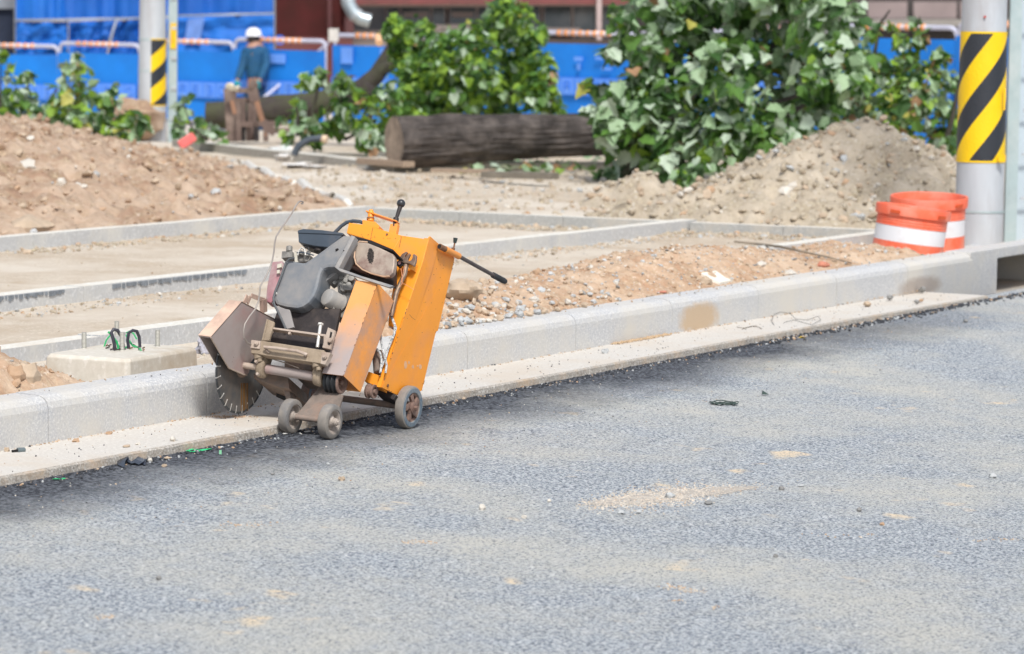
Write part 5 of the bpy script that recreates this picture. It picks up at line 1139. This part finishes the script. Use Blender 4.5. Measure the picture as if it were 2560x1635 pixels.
for x0, x1, y0, y1 in ((966, 998, 18, 60), (1003, 1076, 18, 60), (1081, 1112, 18, 64), (1124, 1190, 18, 60), (1196, 1236, 18, 60), (1360, 1428, 15, 72), (1434, 1490, 15, 96), (1506, 1560, 15, 96), (1262, 1350, 12, 96)):
    f = wall('window', x0-3, y0-3, x1+3, y1+3, 60.7, M['framec'], .04); wall('pane', x0+1, y0+1, x1-1, y1-1, 60.66, M['glass'], .03, f)
    if x0 in (1003, 1124): wall('blind', x0+6, y0+12, x1-6, y0+26, 60.64, M['greybr'], .01, f)
wall('door_post', 1492, -10, 1504, 100, 59.7, mat('pinkish_post', (.40, .31, .30), .6), .08)
q = MB(); q.tube([D_(x, y, 60.3) for x, y in ((1094, 40), (1101, 48), (1100, 58), (1094, 62))], .03, 8); 
# right facade
wall('dark_facade', 2060, -640, 2700, 470, 61.2, mat('dark_brown_wall', (.05, .042, .040), .8, 0, .3, 2), .2)
for x0, x1 in ((2170, 2268), (2284, 2392), (2400, 2500)):
    wall('wall_panel', x0, 4, x1, 46, 60.9, mat('mauve_panel', (.23, .18, .175), .7, 0, .12, 2), .1)
wall('wall_panel', 2150, 48, 2700, 66, 60.8, mat('taupe_strip', (.25, .23, .21), .8, 0, .1, 3), .15)
# silver duct
b = MB(); b.tube([D_(x, y, 57.5) for x, y in ((868, -400), (868, -20), (872, 10), (884, 32), (902, 46), (925, 52))], .115, 16); dk = b.build('duct', mat('silver_duct', (.45, .52, .55), .35, .6, .1, 4), **T('silver duct elbow coming down the dark red building wall', 'duct'))
b = MB()
for (x, y, x2, y2) in ((868, -60, 868, -54), (870, 0, 871, 4), (888, 36, 891, 39)): b.tube([D_(x, y, 57.5), D_(x2, y2, 57.5)], .122, 16)
b.build('duct_seam', M['pole'], parent=dk)
b = MB(); b.cyl(D_(700, 100, 55), D_(700, 100, 54.97), .075, 24); b.build('round_sign', mat('blue_round_sign', (.02, .14, .6), .5), parent=None, **T('round blue sign fixed on the wall base right of the worker', 'sign'))
# ------------------------------------------------------------ foliage
LM = {}
def leafm(name, col, rough=.42, tr=.40, v=.2): LM[name] = mat('leaf_'+name, col, rough, 0, v, 9, spec=.55, trans=tr); return LM[name]
leafm('dark', (.055, .13, .035)); leafm('mid', (.12, .25, .05)); leafm('pale', (.27, .39, .22), .55, .15); leafm('lime', (.26, .42, .05), .45, .4); leafm('brown', (.34, .20, .11), .8, .1); leafm('yellow', (.42, .40, .09), .6, .3); leafm('grey', (.40, .49, .37), .6, .1)
MATS = [LM[k] for k in ('dark', 'mid', 'pale', 'lime', 'brown', 'yellow', 'grey')]
LOBE = [(0, 0), (.22, -.05), (.47, .10), (.38, .26), (.55, .46), (.36, .54), (.24, .76), (0, 1.0)]
SIMP = [(0, 0), (.34, .1), (.46, .45), (.2, .62), (0, 1.0)]
def leaf(b, p, n, dn, s_, mi, shp, rnd):
    n = n.normalized(); t = (dn-n*dn.dot(n)); t = t.normalized() if t.length > 1e-3 else n.orthogonal().normalized(); r = n.cross(t)
    fold = rnd.uniform(.05, .45); curl = rnd.uniform(-.15, .55); vs = []
    for sx in (1, -1):
        for (x, y) in shp: vs.append(p+(r*x*sx+t*y)*s_ + n*s_*(fold*abs(x)-curl*y*y))
    k = len(shp); b.add(vs, [list(range(k)), list(range(2*k-1, k-1, -1))], mi, False)
def foliage(name, clusters, size, weights, parent, dens=1.0, shp=LOBE, seed=1, label=None, tags=None, zmin=None):
    rnd = random.Random(seed); b = MB()
    for (cx, cy, rp, D) in clusters:
        c = D_(cx, cy, D); R0 = rp*D/FPX; n = int(dens*26*(R0/size)**2)+3
        sub = [c+V((rnd.gauss(0, 1), rnd.gauss(0, 1), rnd.gauss(0, 1)))*R0*.50 for _ in range(max(3, n//14))]
        for i in range(n):
            sc_ = rnd.choice(sub); d = V((rnd.gauss(0, 1), rnd.gauss(0, 1), rnd.gauss(0, 1))); p = sc_+d*R0*.26
            if (p-c).length > R0*1.12: p = c+(p-c).normalized()*R0*rnd.uniform(.8, 1.12)
            if zmin is not None and p.z < zmin+size*.5: p.z = zmin+size*rnd.uniform(.5, 1.0)
            out = (p-c).normalized(); nn = (out*.5+_up*rnd.uniform(0, .9)+V((rnd.gauss(0, 1), rnd.gauss(0, 1), rnd.gauss(0, 1)))*.55); dn = V((rnd.gauss(0, .6), rnd.gauss(0, .6), -rnd.uniform(.2, 1.3)))+out*.5
            leaf(b, p, nn, dn, size*rnd.uniform(.45, 1.3), rnd.choices(range(7), weights)[0], shp, rnd)
    kw = tags or {}
    return b.build(name, MATS, parent=parent, weld=False, **kw) 
CB = [(1640, 50, 100), (1700, -60, 120), (1580, 170, 85), (1545, 290, 62), (1620, 290, 100), (1570, 400, 65), (1700, 170, 120), (1690, 370, 90), (1800, 70, 140), (1860, -80, 130), (1830, 240, 130), (1800, 350, 90), (1950, 90, 125), (2010, -50, 110), (1990, 220, 110), (1960, 330, 75), (2070, 50, 85), (2080, 190, 90), (1500, 215, 28), (1515, 330, 32), (1535, 435, 30), (1660, 430, 42), (1745, 425, 48), (1870, 360, 55), (1492, 280, 20), (2050, 300, 60)]
bp_ = thing('branch_pile', (atz(1700, 470, .1).x, atz(1700, 470, .1).y, .08), 'tall pile of cut plane tree branches with big pale lobed leaves, nearest of the greenery', 'cut branches')
rnd = random.Random(21)
foliage('leaves', [(x, y, r, 28.3+rnd.uniform(-.4, .9)+(.5 if r > 90 else 0)) for x, y, r in CB], .118, (3.2, 5.2, 7, 1.3, .35, .15, 3.4), bp_, 1.0, LOBE, 31, zmin=.1)
for k, pts in enumerate((((1560, 440), (1660, 330), (1760, 200), (1820, 60), (1850, -80)), ((1650, 460), (1720, 380), (1850, 290), (1990, 240), (2090, 200)), ((1700, 440), (1800, 330), (1900, 190), (1960, 60)), ((1530, 330), (1600, 280), (1700, 250)), ((1860, 270), (1930, 268), (1975, 285), (2010, 262), (2060, 250)))):
    b = MB(); b.tube([D_(x, y, 28.9) for x, y in pts], [.045, .035, .028, .018, .010][:len(pts)], 8); b.build('branch', M['barkg'], parent=bp_)
CR_ = [(2180, 180, 75), (2250, 170, 62), (2310, 225, 62), (2150, 290, 85), (2250, 280, 85), (2345, 310, 55), (2200, 350, 65), (2375, 370, 38), (2285, 100, 30), (2205, 70, 26), (2340, 160, 28), (2120, 110, 50), (2290, 70, 14), (2260, 100, 25), (2380, 250, 35), (2140, 180, 60), (2390, 320, 34), (2400, 385, 30), (2350, 210, 40)]
bq = thing('branch_pile', (atz(2250, 470, .1).x, atz(2250, 470, .1).y, .08), 'looser yellow green pile of cut branches behind the gravel heap', 'cut branches')
foliage('leaves', [(x, y, r, 30.5+rnd.uniform(-.4, .6)) for x, y, r in CR_], .092, (3.2, 3.5, 4.5, 3.2, .9, 1.0, 1.6), bq, .85, LOBE, 32, zmin=.1)
for pts in (((2150, 400), (2200, 280), (2260, 180), (2290, 80), (2300, 40)), ((2250, 380), (2320, 260), (2350, 150)), ((2120, 330), (2170, 220), (2200, 60), (2225, 25)), ((2350, 400), (2380, 300), (2400, 200))): b = MB(); b.tube([D_(x, y, 30.8) for x, y in pts], [.03, .022, .014, .008, .004][:len(pts)], 6); b.build('branch', M['barkg'], parent=bq)
CC = [(1000, 95, 50), (985, 70, 30), (1060, 130, 80), (1150, 170, 100), (1265, 60, 62), (1240, 30, 25), (1310, 40, 30), (1295, 140, 75), (1250, 230, 100), (1120, 240, 95), (1030, 220, 75), (1335, 230, 60), (1375, 285, 30), (1330, 100, 42), (1190, 110, 60), (1010, 290, 60), (1130, 95, 25), (1220, 80, 30), (1385, 300, 20), (1350, 170, 38), (960, 300, 35)]
foliage('crown', [(x, y, r, 34.4+rnd.uniform(-.6, .8)) for x, y, r in CC], .085, (2.5, 6.5, 1.6, 6, .12, .15, .8), ftree, 1.15, LOBE, 33)
foliage('crown', [(x, y, r, 33.2+rnd.uniform(-.3, .5)) for x, y, r in ((775, 205, 26), (820, 195, 22), (850, 215, 26), (880, 255, 40), (760, 310, 42), (830, 290, 48), (900, 290, 48), (930, 335, 34), (960, 345, 30), (725, 290, 24), (960, 250, 42), (800, 330, 36), (720, 330, 22), (745, 255, 12))], .10, (2.8, 3.5, 3.2, 2.6, .4, .4, 2.2), ftree, 1.0, LOBE, 34, zmin=.1)
b = MB(); rnd = random.Random(77)
for pts in (((940, 300), (900, 330), (860, 350)), ((1000, 250), (940, 270), (915, 300), (880, 325)), ((740, 240), (746, 300), (742, 340)), ((800, 200), (780, 290)), ((860, 200), (840, 300))): b.tube([D_(x, y, 33.4) for x, y in pts], .016, 6)
b.build('twig', M['barkg'], parent=ftree)
b = MB(); b.cyl(D_(948, 108, 34.0), D_(944, 92, 34.2), .035, 16); b.build('cut_stub', mat('orange_cut_wood', (.72, .42, .24), .8), parent=ftree)
lb = thing('leafy_branch', (atz(120, 380, .1).x, atz(120, 380, .1).y, -.1), 'loose leafy branches sticking up behind the soil bank at the far left', 'cut branches')
foliage('leaves', [(x, y, r, 33.5+rnd.uniform(-.6, .6)) for x, y, r in ((5, 240, 40), (60, 250, 40), (110, 280, 42), (60, 205, 24), (75, 190, 14), (35, 165, 6), (0, 140, 14), (26, 195, 14), (20, 300, 40), (70, 310, 40), (120, 320, 40), (-40, 260, 50))], .10, (3, 4.5, 4, 3, .3, .4, 2.2), lb, .95, LOBE, 36)
b = MB(); b.tube([D_(x, y, 33.6) for x, y in ((40, 330), (60, 260), (78, 180))], [.02, .014, .006], 6); b.tube([D_(x, y, 33.6) for x, y in ((10, 330), (0, 260), (2, 140))], [.02, .014, .006], 6); b.build('branch', M['barkg'], parent=lb)
lc = thing('leafy_branch', (atz(200, 380, .1).x, atz(200, 380, .1).y, -.1), 'pale green branch with drooping leaves rising highest left of the left pole', 'cut branches')
foliage('leaves', [(x, y, r, 32.8+rnd.uniform(-.4, .6)) for x, y, r in ((188, 132, 11), (168, 168, 14), (206, 165, 18), (228, 174, 8), (190, 205, 34), (150, 235, 30), (200, 250, 42), (140, 275, 34), (180, 300, 40), (230, 300, 34))], .105, (1.2, 2.2, 5, 3.5, .6, 1.6, 2.5), lc, .95, LOBE, 37)
b = MB(); b.tube([D_(x, y, 33) for x, y in ((200, 340), (205, 260), (196, 190), (188, 120))], [.018, .012, .008, .004], 6); b.build('branch', M['barkg'], parent=lc)
ld = thing('leafy_branch', (atz(300, 380, .1).x, atz(300, 380, .1).y, -.1), 'low leafy branch between the tall pale branch and the left pole', 'cut branches')
foliage('leaves', [(x, y, r, 33.0+rnd.uniform(-.4, .6)) for x, y, r in ((262, 235, 20), (280, 222, 7), (265, 270, 30), (295, 255, 16), (290, 300, 34), (335, 310, 28), (250, 320, 34), (335, 340, 22), (300, 330, 30))], .10, (2.2, 3.2, 4, 2.8, .4, .8, 2), ld, .95, LOBE, 38)
b = MB(); b.tube([D_(x, y, 33.2) for x, y in ((290, 350), (275, 290), (264, 225))], [.018, .012, .005], 6); b.build('branch', M['barkg'], parent=ld)
le = thing('leafy_branch', (atz(490, 370, .1).x, atz(490, 370, .1).y, .05), 'small leafy branch on the ground between the left pole and the rusty frame', 'cut branches')
foliage('leaves', [(x, y, r, 33.6+rnd.uniform(-.3, .4)) for x, y, r in ((452, 270, 16), (460, 305, 22), (490, 320, 22), (520, 335, 20), (545, 340, 16), (470, 250, 8), (450, 330, 14), (495, 292, 12))], .095, (1.6, 2.6, 5, 2.6, .6, .6, 3), le, .9, LOBE, 39, zmin=.1)
b = MB(); b.tube([D_(x, y, 33.7) for x, y in ((520, 350), (480, 320), (455, 250))], [.016, .010, .004], 6); b.build('branch', M['barkg'], parent=le)
b = MB(); rnd = random.Random(12)
for i in range(90):
    x = rnd.uniform(1160, 1500); p = atz(x, rnd.uniform(408, 432), .12); leaf(b, p+_up*rnd.uniform(0, .05), V((rnd.gauss(0, .5), rnd.gauss(0, .5), 1)), V((rnd.gauss(0, 1), rnd.gauss(0, 1), 0)), .09, rnd.choices(range(7), (2, 3, 4, 2, 1, 1, 3))[0], LOBE, rnd)
b.build('fallen_leaves', MATS, weld=False, root=(0, 0, 0), kind='stuff')
b = MB(); p = D_(1375, 240, 35.2); b.box(p, (_rt, _fw, _up), (.055, .05, .19)); b.build('wooden_post', mat('brown_post', (.15, .12, .10), .9, 0, .2, 8), parent=None, bevel=.005, **T('short square brown post standing right of the round leafy crown', 'post'))
# soil mound behind the left pole
b = MB(); p = atz(330, 335, .1); b.ball(D_(330, 300, 36.5), .28, 20, 0, (1.4, 1, .8), .6, 7); b.build('soil_mound', M['soil'], **T('small tan soil mound behind the left steel pole', 'soil mound'))

# ------------------------------------------------------------ litter on gutter and road
def peb(px_, py_, r, mi, lab, surf='g', sq=(1, 1, .75), grp=None, nm='stone'):
    p = atz(px_, py_, .0) if surf == 'g' else road(px_, py_); b = MB(); b.ball(p+V((0, 0, r*sq[2]*.75)), r, 9, 0, sq, .7, int(px_) % 31, False); b.build(nm, STONE[mi] if isinstance(mi, int) else mi, bevel=.0006, **T(lab, 'stone', grp))
G1 = 'loose stones on the gutter and kerb foot'; G2 = 'loose stones on the asphalt'
peb(190, 1106, .012, 3, 'rust brown lump on the gutter near the left edge', 'g', (1.3, 1, .7), G1)
peb(432, 1103, .012, 2, 'rounded pale stone on the gutter left of the blade', 'g', (1.2, .8, .8), G1)
peb(316, 1118, .010, 0, 'flat tan crumb on the gutter above the crumpled black scrap', 'g', (1.8, 1, .5), G1)
peb(345, 1112, .008, 2, 'small cream stone right of the flat tan crumb on the gutter', 'g', (1.5, 1, .7), G1)
peb(272, 1087, .010, 3, 'orange brown stone against the kerb foot, left of the footing bolts', 'g', (1.3, 1, .8), G1)
peb(18, 1130, .010, 0, 'cream stone beside the black pin at the kerb foot', 'g', (1.1, 1, 1), G1)
peb(1512, 884, .016, 1, 'single grey pointed stone on the middle of the gutter', 'g', (1, 1, .9), G1)
peb(2168, 765, .020, 0, 'tan stone on the far end of the gutter', 'g', (1.4, 1, .7), G1)
peb(2224, 749, .017, 4, 'dark green stone near the far end of the gutter', 'g', (1.4, 1, .8), G1)
peb(2292, 758, .014, 4, 'small dark stone on the far gutter before the drain', 'g', (1.2, 1, .7), G1)
peb(2303, 754, .014, 3, 'small ochre stone on the far gutter before the drain', 'g', (1.3, 1, .6), G1)
peb(2305, 729, .020, 4, 'dark clod lying at the grey soil stain on the kerb', 'g', (1.3, 1, .8), G1)
peb(855, 1201, .012, 0, 'biggest tan stone on the asphalt below the front wheels', 'r', (1.3, 1, .7), G2)
peb(1206, 1275, .0105, 2, 'pale pointed stone on the asphalt below the machine handle', 'r', (1, 1, 1.1), G2)
peb(1310, 1296, .0085, 2, 'pale stone right of and below the pointed one on the asphalt', 'r', (1.2, 1, .8), G2)
peb(1373, 1256, .008, 2, 'cream stone left of the spilled sand patch', 'r', (1.1, 1, .8), G2)
peb(1552, 1285, .011, 1, 'grey stone at the lower left edge of the spilled sand', 'r', (1.3, 1, .7), G2)
peb(1597, 1284, .010, 1, 'green grey stone at the lower edge of the spilled sand', 'r', (1.2, 1, .8), G2)
peb(1675, 1245, .014, 1, 'large grey stone in the middle of the spilled sand', 'r', (1.3, 1, .7), G2)
peb(1772, 1260, .013, 4, 'dark flat stone on the right part of the spilled sand', 'r', (1.8, 1, .5), G2)
peb(1954, 1225, .009, 4, 'dark stone right of the spilled sand', 'r', (1.1, 1, .8), G2)
peb(2004, 1217, .010, 1, 'grey stone beyond the right end of the spilled sand', 'r', (1.5, 1, .6), G2)
peb(2148, 1279, .010, 4, 'brown black stone on the right half of the asphalt', 'r', (1.1, 1, .8), G2)
peb(2482, 1195, .014, 1, 'grey lump on the asphalt near the right edge', 'r', (1.2, 1, .7), G2)
peb(397, 1450, .008, 4, 'small dark stone on the lower left asphalt', 'r', (1, 1, .9), G2)
peb(1940, 1393, .008, 4, 'small dark stone on the lower middle asphalt', 'r', (1.3, 1, .8), G2)
peb(2205, 1313, .008, 3, 'small rusty stone on the right asphalt', 'r', (1.3, 1, .7), G2)
peb(820, 1163, .007, 1, 'tiny grey stone just below the front wheels', 'r', (1.2, 1, .7), G2)
peb(682, 1187, .007, 4, 'tiny flat grey stone on asphalt left below the wheels', 'r', (1.5, 1, .6), G2)
peb(2413, 806, .012, 4, 'small dark stone on the far right asphalt', 'r', (1.2, 1, .8), G2)
peb(375, 1155, .009, 2, 'white stone beside the crumpled black scrap', 'r', (1, 1, .9), G2)
peb(418, 1148, .010, 0, 'tan oval stone at the gutter lip left of the green strap', 'r', (1.8, 1, .5), G2)
peb(411, 1167, .008, 0, 'tan stone below the oval stone on dark asphalt', 'r', (1.4, 1, .7), G2)
sp = []; rnd = random.Random(15)
for i in range(2600):   # coarse dark lip and crumbs
    x = rnd.uniform(-3, 7.9); y = -.385-abs(rnd.gauss(0, .035)); 
    if fbm(x, 5, 2.0) < -.25 and x < 2: continue
    r = rnd.uniform(.002, .0065) if x < 4 else rnd.uniform(.003, .010); sp.append(((x, y, roadz(y)+r*.4), r, rnd.choices((4, 4, 1, 3, 0), (6, 3, 1, .5, .6))[0]))
for i in range(900): x = rnd.uniform(-3, 7.9); y = rnd.uniform(-1.2, -.38); r = rnd.uniform(.0012, .0035); sp.append(((x, y, roadz(y)+r*.4), r, rnd.choices(range(5), (3, 1, 3, 1, 3))[0]))
for i in range(520): x = rnd.uniform(-3, 7.2); y = -.36*rnd.random(); r = rnd.uniform(.0012, .0035); sp.append(((x, y, .002+r*.4), r, rnd.choices(range(5), (2, 1, 0, 1, 4))[0]))
for i in range(420): x = rnd.uniform(-3, 7.2); y = -.004-abs(rnd.gauss(0, .012)); r = rnd.uniform(.002, .006); sp.append(((x, y, .002+r*.3), r, rnd.choices(range(5), (5, 0, 1, 3, .4))[0]))
stones('loose_grit', sp, STONE[:4]+[mat('tarred_stone', (.035, .038, .045), .7, 0, .3, 30)], kind='stuff', seed=16)
# spilled sand patch: low grains of sand and pebbles
sp = []
for i in range(5200):
    t = rnd.gauss(0, 1); x = 1645+t*95+rnd.gauss(0, 30); y = 1243-(x-1645)*.10+rnd.gauss(0, 15)*(1-min(.6, abs(t)*.25))
    if x < 1440 or x > 2080: continue
    p = road(x, y); r = .0012+.0035*rnd.random()**3; sp.append(((p.x, p.y, p.z+r*.2), r, rnd.choices(range(5), (8, 1, 1.6, 1.5, .3))[0]))
for (cx, cy, n, w_) in ((640, 1310, 26, 40), (1050, 1356, 60, 22), (2100, 1340, 20, 60), (1690, 1470, 40, 18), (1730, 1478, 30, 16), (1690, 1505, 18, 14), (1788, 1519, 10, 6), (262, 1543, 40, 16), (590, 1314, 20, 25), (2520, 1350, 40, 50)):
    for i in range(n): p = road(cx+rnd.gauss(0, w_), cy+rnd.gauss(0, 3)); r = rnd.uniform(.0015, .0045); sp.append(((p.x, p.y, p.z+r*.3), r, rnd.choices(range(5), (4, 0, 0, 6, 0))[0]))
stones('spilled_sand', sp, [mat('sand_grain', (.56, .49, .41), .95, 0, .12, 30), STONE[1], STONE[2], mat('ochre_grain', (.48, .36, .26), .95, 0, .15, 30), STONE[4]], kind='stuff', seed=18)
b = MB(); rows = []
for i in range(41):
    u = i/40*.76; xc = 1470+560*u; yc = 1243-(xc-1645)*.10; hw = 17*math.sin(math.pi*min(1, u*1.3))**.7*(1-.55*u)*(1+.45*noise.noise(V((u*9, 0, 3)))) if u < .77 else 6*(1-u)/.23
    hw = max(1.0, hw); row = []
    for j in range(9):
        v_ = j/8*2-1; p = road(xc+6*noise.noise(V((u*20, v_, 0))), yc+v_*hw); row.append(p+V((0, 0, .0012+.004*(1-v_*v_)*abs(noise.noise(V((u*25, v_*3, 1)))))))
    rows.append(row)
b.add([p for r in rows for p in r], [[i*9+j, (i+1)*9+j, (i+1)*9+j+1, i*9+j+1] for i in range(40) for j in range(8)], 0, True)
b.build('spilled_sand', mat('sand_film', (.50, .45, .39), .95, 0, .2, 60, (.36, .32, .28), .5, 40, None, .7, 60, .5, 150), weld=False, root=(0, 0, 0), kind='stuff')
# bits and pieces
b = MB(); A_ = atz(30, 1128, .006); B_ = atz(62, 1124, .008); b.cyl(A_, A_.lerp(B_, .45), .0045, 10, 1); b.cyl(A_.lerp(B_, .42), B_, .0095, 12, 0, .008); b.build('rubber_plug', [mat('slate_rubber', (.12, .15, .16), .5), M['hole']], **T('slate grey rubber plug with a black pin lying at the kerb foot, far left', 'plug'))
b = MB(); P_ = [road(x, y)+V((0, 0, z_)) for x, y, z_ in ((292, 1164, .002), (294, 1155, .012), (302, 1148, .018), (308, 1156, .006), (318, 1156, .008), (328, 1158, .004), (338, 1156, .010), (345, 1151, .012), (344, 1159, .003))]
for i in range(len(P_)-1): b.add([P_[i], P_[i+1], P_[i+1]+V((-.03, -.05, -.004)), P_[i]+V((-.03, -.05, -.004)), P_[i]+V((0, 0, .002)), P_[i+1]+V((0, 0, .002)), P_[i+1]+V((-.03, -.05, -.002)), P_[i]+V((-.03, -.05, -.002))], [[0, 1, 2, 3], [4, 7, 6, 5], [0, 4, 5, 1], [3, 2, 6, 7]])
b.build('plastic_scrap', mat('glossy_black_film', (.02, .024, .035), .25), **T('crumpled glossy black plastic scrap where the gutter meets the road', 'plastic scrap'))
for (pts, lab) in ((((468, 1130), (482, 1127), (500, 1126), (526, 1124), (518, 1128), (498, 1129), (474, 1131)), 'folded bright green plastic strap lying on the dark road edge'), (((134, 1200), (142, 1202), (150, 1199), (162, 1198)), 'small twisted green strap on the road edge at the left')):
    b = MB(); Q = [road(x, y)+V((0, 0, .004+.003*math.sin(i*2))) for i, (x, y) in enumerate(pts)]
    for p, q in zip(Q, Q[1:]): b.bar(p, q, .010, .0015)
    b.build('green_strap', mat('bright_green_strap', (.03, .62, .22), .5), **T(lab, 'strap'))
b = MB(); p = road(551, 1135); b.box(p+V((0, 0, .006)), (_rt, _fw, _up), (.004, .004, .007)); b.build('green_clip', mat('pale_green', (.25, .6, .35), .5), **T('tiny pale green plastic clip on the asphalt right of the long strap', 'clip'))
for (px_, py_, l_, lab) in ((708, 1087, .02, 'small white plastic chip by the left front wheel'), (762, 1082, .016, 'thin white plastic chip between the front wheels')):
    b = MB(); p = road(px_, py_)+V((0, 0, .004)); b.bar(p, p+_rt*l_+_fw*.02, .008, .004); b.build('plastic_chip', M['white'], bevel=.001, **T(lab, 'plastic chip'))
b = MB(); c = road(1810, 1012); n = 26
for ring in range(3): b.tube([c+_rt*(.045+.006*ring)*math.cos(i*2*math.pi/n+ring)+_fw*(.036+.004*ring)*math.sin(i*2*math.pi/n+ring)+V((0, 0, .004+.003*ring+.003*math.sin(i+ring))) for i in range(n)], .0022, 5, closed=True)
b.build('wire_coil', mat('green_black_wire', (.045, .07, .06), .6), **T('small flat coil of dark wire on the asphalt right of the machine', 'wire coil'))
b = MB(); c = road(1905, 990)+V((0, 0, .006)); b.ext([c, c+_rt*.028, c+_rt*.016+_up*.008, c+_rt*.002+_up*.016], _fw*.02); b.build('rubber_scrap', mat('dark_green_rubber', (.05, .08, .07), .6), bevel=.001, **T('small dark wedge of rubber on the asphalt beyond the wire coil', 'rubber scrap'))
b = MB(); c = road(2001, 845)+V((0, 0, .004)); leaf(b, c, V((.2, .1, 1)), _rt, .035, 0, SIMP, random.Random(1)); leaf(b, c+_rt*.01, V((-.2, .1, 1)), -_rt, .025, 0, SIMP, random.Random(2)); b.build('yellow_leaf', mat('yellow_leaf', (.80, .55, .05), .6), **T('small yellow leaf on the asphalt near the far gutter', 'leaf'))
b = MB(); b.tube([atz(x, y, .004+z_) for x, y, z_ in ((1935, 812, 0), (1928, 800, .004), (1936, 786, .015), (1952, 780, .03), (1975, 784, .02), (1990, 798, .002), (2020, 800, .004), (2045, 790, .01), (2052, 800, .004), (2030, 812, .002), (1985, 800, .004), (1960, 806, .003))], .0013, 5); b.build('thin_wire', mat('thin_dark_wire', (.08, .075, .07), .6), **T('thin looping dark wire on the right part of the gutter', 'wire'))
b = MB(); b.tube([atz(x, y, .004) for x, y in ((1842, 818), (1860, 820), (1880, 816), (1895, 817), (1905, 822))], .0014, 5); b.tube([atz(x, y, .004) for x, y in ((1855, 823), (1875, 816), (1892, 814))], .0012, 5); b.build('thin_twig', mat('thin_twig', (.14, .11, .08), .8), **T('thin crooked twig on the gutter left of the looping wire', 'twig'))
sp = []; rnd = random.Random(5)
for i in range(160): p = atz(570+rnd.gauss(0, 26), 1042+rnd.gauss(0, 1.6), .002); r = rnd.uniform(.001, .004); sp.append(((p.x, min(p.y, -.006), .003), r, 3))
stones('blade_dust', sp, STONE, kind='stuff', seed=3)
sp = []
for i in range(420): x = 3.66+rnd.gauss(0, .16)+.3*rnd.random(); y = -.004-abs(rnd.gauss(0, .014)); r = rnd.uniform(.002, .008); sp.append(((3.35+.6*rnd.random()*1.0, y, .003+r*.4), r, 3 if rnd.random() < .5 else 0))
stones('fallen_soil', sp, [M['stain']]*5, kind='stuff', seed=4)
